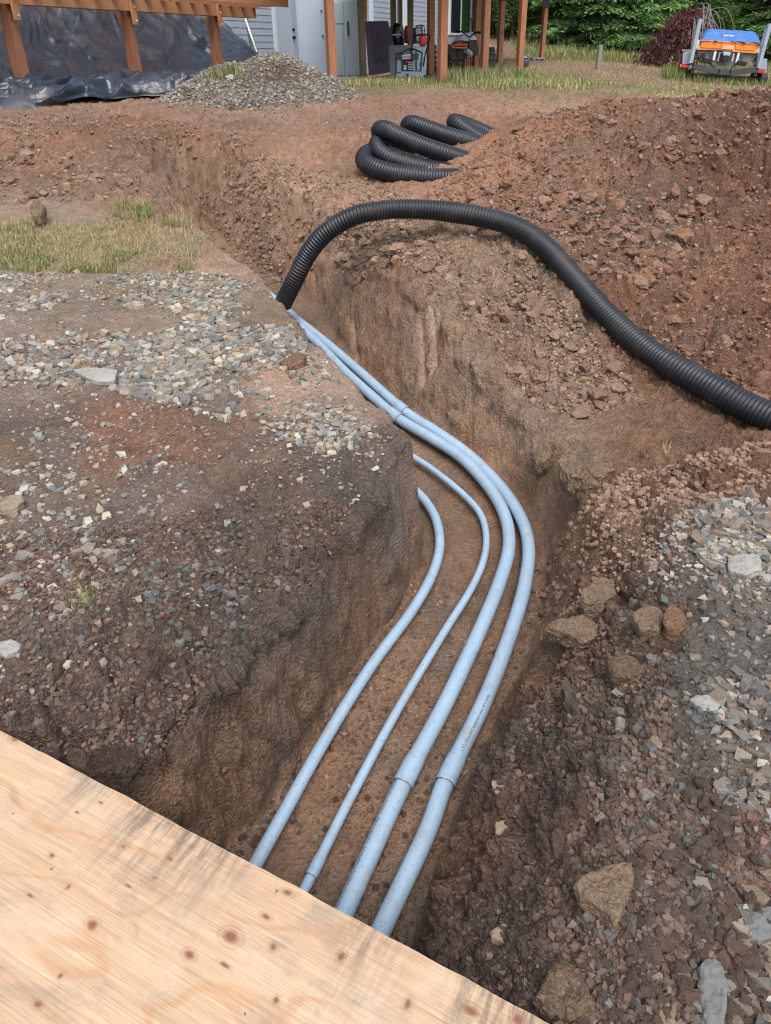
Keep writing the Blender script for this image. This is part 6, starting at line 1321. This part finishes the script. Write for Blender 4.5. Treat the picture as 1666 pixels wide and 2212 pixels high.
# ------------------------------------------------------------------ grass
GRN = np.array([lin(110, 128, 72), lin(96, 120, 62), lin(128, 138, 84), lin(82, 108, 52)]); STR = np.array([lin(176, 160, 118), lin(160, 142, 100), lin(190, 176, 134), lin(146, 130, 92)])
def grass(name, xy, hmin, hmax, wd, green, lean=.5, parent=None, zf=None, cluster=0, kind='stuff'):
    n = len(xy); z = (zf or zfine)(xy[:, 0], xy[:, 1]) - .004; h = hmin + (hmax - hmin) * rng.random(n) ** 1.6; a = rng.uniform(0, 2 * np.pi, n); le = rng.random(n) ** .7 * lean if lean < .99 else rng.uniform(.975, .999, n)
    P = np.column_stack([xy, z]); d = np.column_stack([np.cos(a) * le, np.sin(a) * le, np.sqrt(np.maximum(0, 1 - le ** 2))]); s = np.column_stack([-np.sin(a), np.cos(a), a * 0]) * (wd * rng.uniform(.6, 1.2, n))[:, None] / 2
    m = P + d * h[:, None] * .55; d2 = d + np.column_stack([np.cos(a) * .5 * le, np.sin(a) * .5 * le, -.35 * le]); t = m + d2 * h[:, None] * .45
    V = np.stack([P - s, P + s, m + s * .8, m - s * .8, t, t + s * .06], 1).reshape(-1, 3); b = np.arange(n)[:, None] * 6; Q = np.vstack([b + [0, 1, 2, 3], b + [3, 2, 5, 4]])
    g = (rng.random(n) < green)[:, None]; c = np.where(g, GRN[rng.integers(0, 4, n)], STR[rng.integers(0, 4, n)]) * rng.uniform(.7, 1.15, (n, 1))
    o = link(name, mesh_np(name, V, Q, {'tint': np.repeat(c, 6, 0)}), M_LEAF, parent); tag(o, kind=kind); return o
def scat(Wp, n, patch=.0, sd=1, sc_=2.0, thr=0.0):
    lo, hi = Wp.min(0), Wp.max(0); acc = []; tot = 0
    for _ in range(40):
        m = n * 2; x = rng.uniform(lo[0], hi[0], m); y = rng.uniform(lo[1], hi[1], m); ok = inside(x, y, Wp)
        if patch: ok &= (fbm(np.stack([x, y, np.full(m, 3.3)], 1), sc_, 3, sd) * patch + rng.uniform(-.35, .35, m)) > thr
        acc.append(np.stack([x[ok], y[ok]], 1)); tot += ok.sum()
        if tot >= n: break
    return np.vstack(acc)[:n]
GPOLY = wpoly([(-80, 585), (460, 588), (520, 575), (430, 500), (330, 470), (200, 465), (60, 470), (-80, 480)])
grass('dry_grass', scat(GPOLY, 14000, .9, 5, 1.1, -.05), .015, .06, .004, .28, .98)
grass('grass', scat(wpoly([(-80, 588), (90, 588), (130, 560), (60, 545), (-80, 550)]), 2600, .8, 8, 2), .015, .05, .004, .7, .9)
grass('grass', scat(wpoly([(120, 590), (470, 592), (440, 555), (250, 545), (130, 562)]), 6000, .9, 9, 2), .015, .055, .0035, .4, .97)
grass('grass_tuft', scat(wpoly([(285, 475), (340, 478), (330, 455), (290, 452)]), 700), .03, .10, .005, .75, .8)
grass('dry_grass', scat(wpoly([(230, 470), (420, 500), (400, 470), (330, 440), (260, 445)]), 1600, .7, 3, 3), .03, .14, .004, .12, .97)
grass('dry_grass', scat(wpoly([(0, 500), (60, 540), (120, 500), (60, 480)]), 900, .7, 3, 3), .02, .07, .004, .5, .9)
for q_, nn in (((185, 1305), 160), ((110, 700), 60), ((1470, 880), 30), ((75, 590), 100)):
    c = onp(*q_)[:2]; grass('grass_tuft', c + rng.normal(0, .02 if nn > 100 else .03, (nn, 2)), .02, .07, .003, .35, .9)
# straw scraps on the far dirt
grass('straw', scat(wpoly([(-80, 232), (1200, 230), (1100, 330), (860, 400), (400, 340), (-80, 330)]), 1500), .03, .10, .006, .0, .999)
grass('straw', scat(wpoly([(-60, 700), (600, 600), (760, 900), (500, 1000), (-60, 1000)]), 160), .03, .09, .003, .0, .999)
# verge below the house, field, long grass by the trailer
VG = np.array([at(x, y, D)[:2] for x, y, D in [(708, 178, 14.2), (760, 200, 12.4), (1000, 205, 11.9), (1180, 205, 11.8), (1300, 210, 11.0), (1330, 170, 17), (1150, 150, 20), (960, 160, 17), (780, 168, 19)]])
grass('verge_grass', scat(VG, 15000, .7, 31, .9, -.1), .03, .15, .010, .45, .7)
grass('tall_grass', scat(np.array([at(x, y, D)[:2] for x, y, D in [(960, 175, 15.0), (1080, 172, 14.5), (1180, 165, 16), (1060, 158, 18.5), (960, 165, 17)]]), 3500), .08, .3, .010, .6, .5)
FP = np.array([(3.0, 10.4), (9, 9.6), (16, 24), (17, 34), (5.5, 40), (2.9, 30), (3.4, 20), (3.6, 14)])
grass('field_grass', scat(FP, 52000, .5, 41, .35, -.3), .02, .08, .010, .30, .8)
grass('field_grass', scat(np.array([(6.2, 29), (14, 27.5), (17, 33), (6, 39.5), (5.2, 32)]), 16000, .6, 43, .5, -.1), .10, .36, .016, .66, .5)
grass('field_grass', scat(np.array([(6.5, 9.4), (10, 9.0), (12, 15), (5, 15), (4.6, 10)]), 16000, .5, 47, .8, -.2), .02, .07, .008, .18, .9)
TP = np.array([at(x, y, D)[:2] for x, y, D in [(1450, 182, 19.9), (1690, 186, 19.9), (1700, 170, 22), (1430, 165, 22)]])
grass('tall_grass', scat(TP, 3000), .05, .22, .010, .72, .4)
grass('tall_grass', scat(np.array([at(x, y, D)[:2] for x, y, D in [(1430, 182, 20.2), (1475, 184, 20.2), (1480, 160, 22), (1430, 158, 22)]]), 1100), .10, .32, .012, .85, .35)
q = at(487, 165, 11.1); xy = q[:2] + rng.normal(0, 1, (900, 2)) * [.13, .09]
tf = grass('grass_tuft', xy, .04, .16, .007, .62, .9, None, lambda x, y: pz(x, y)[0])
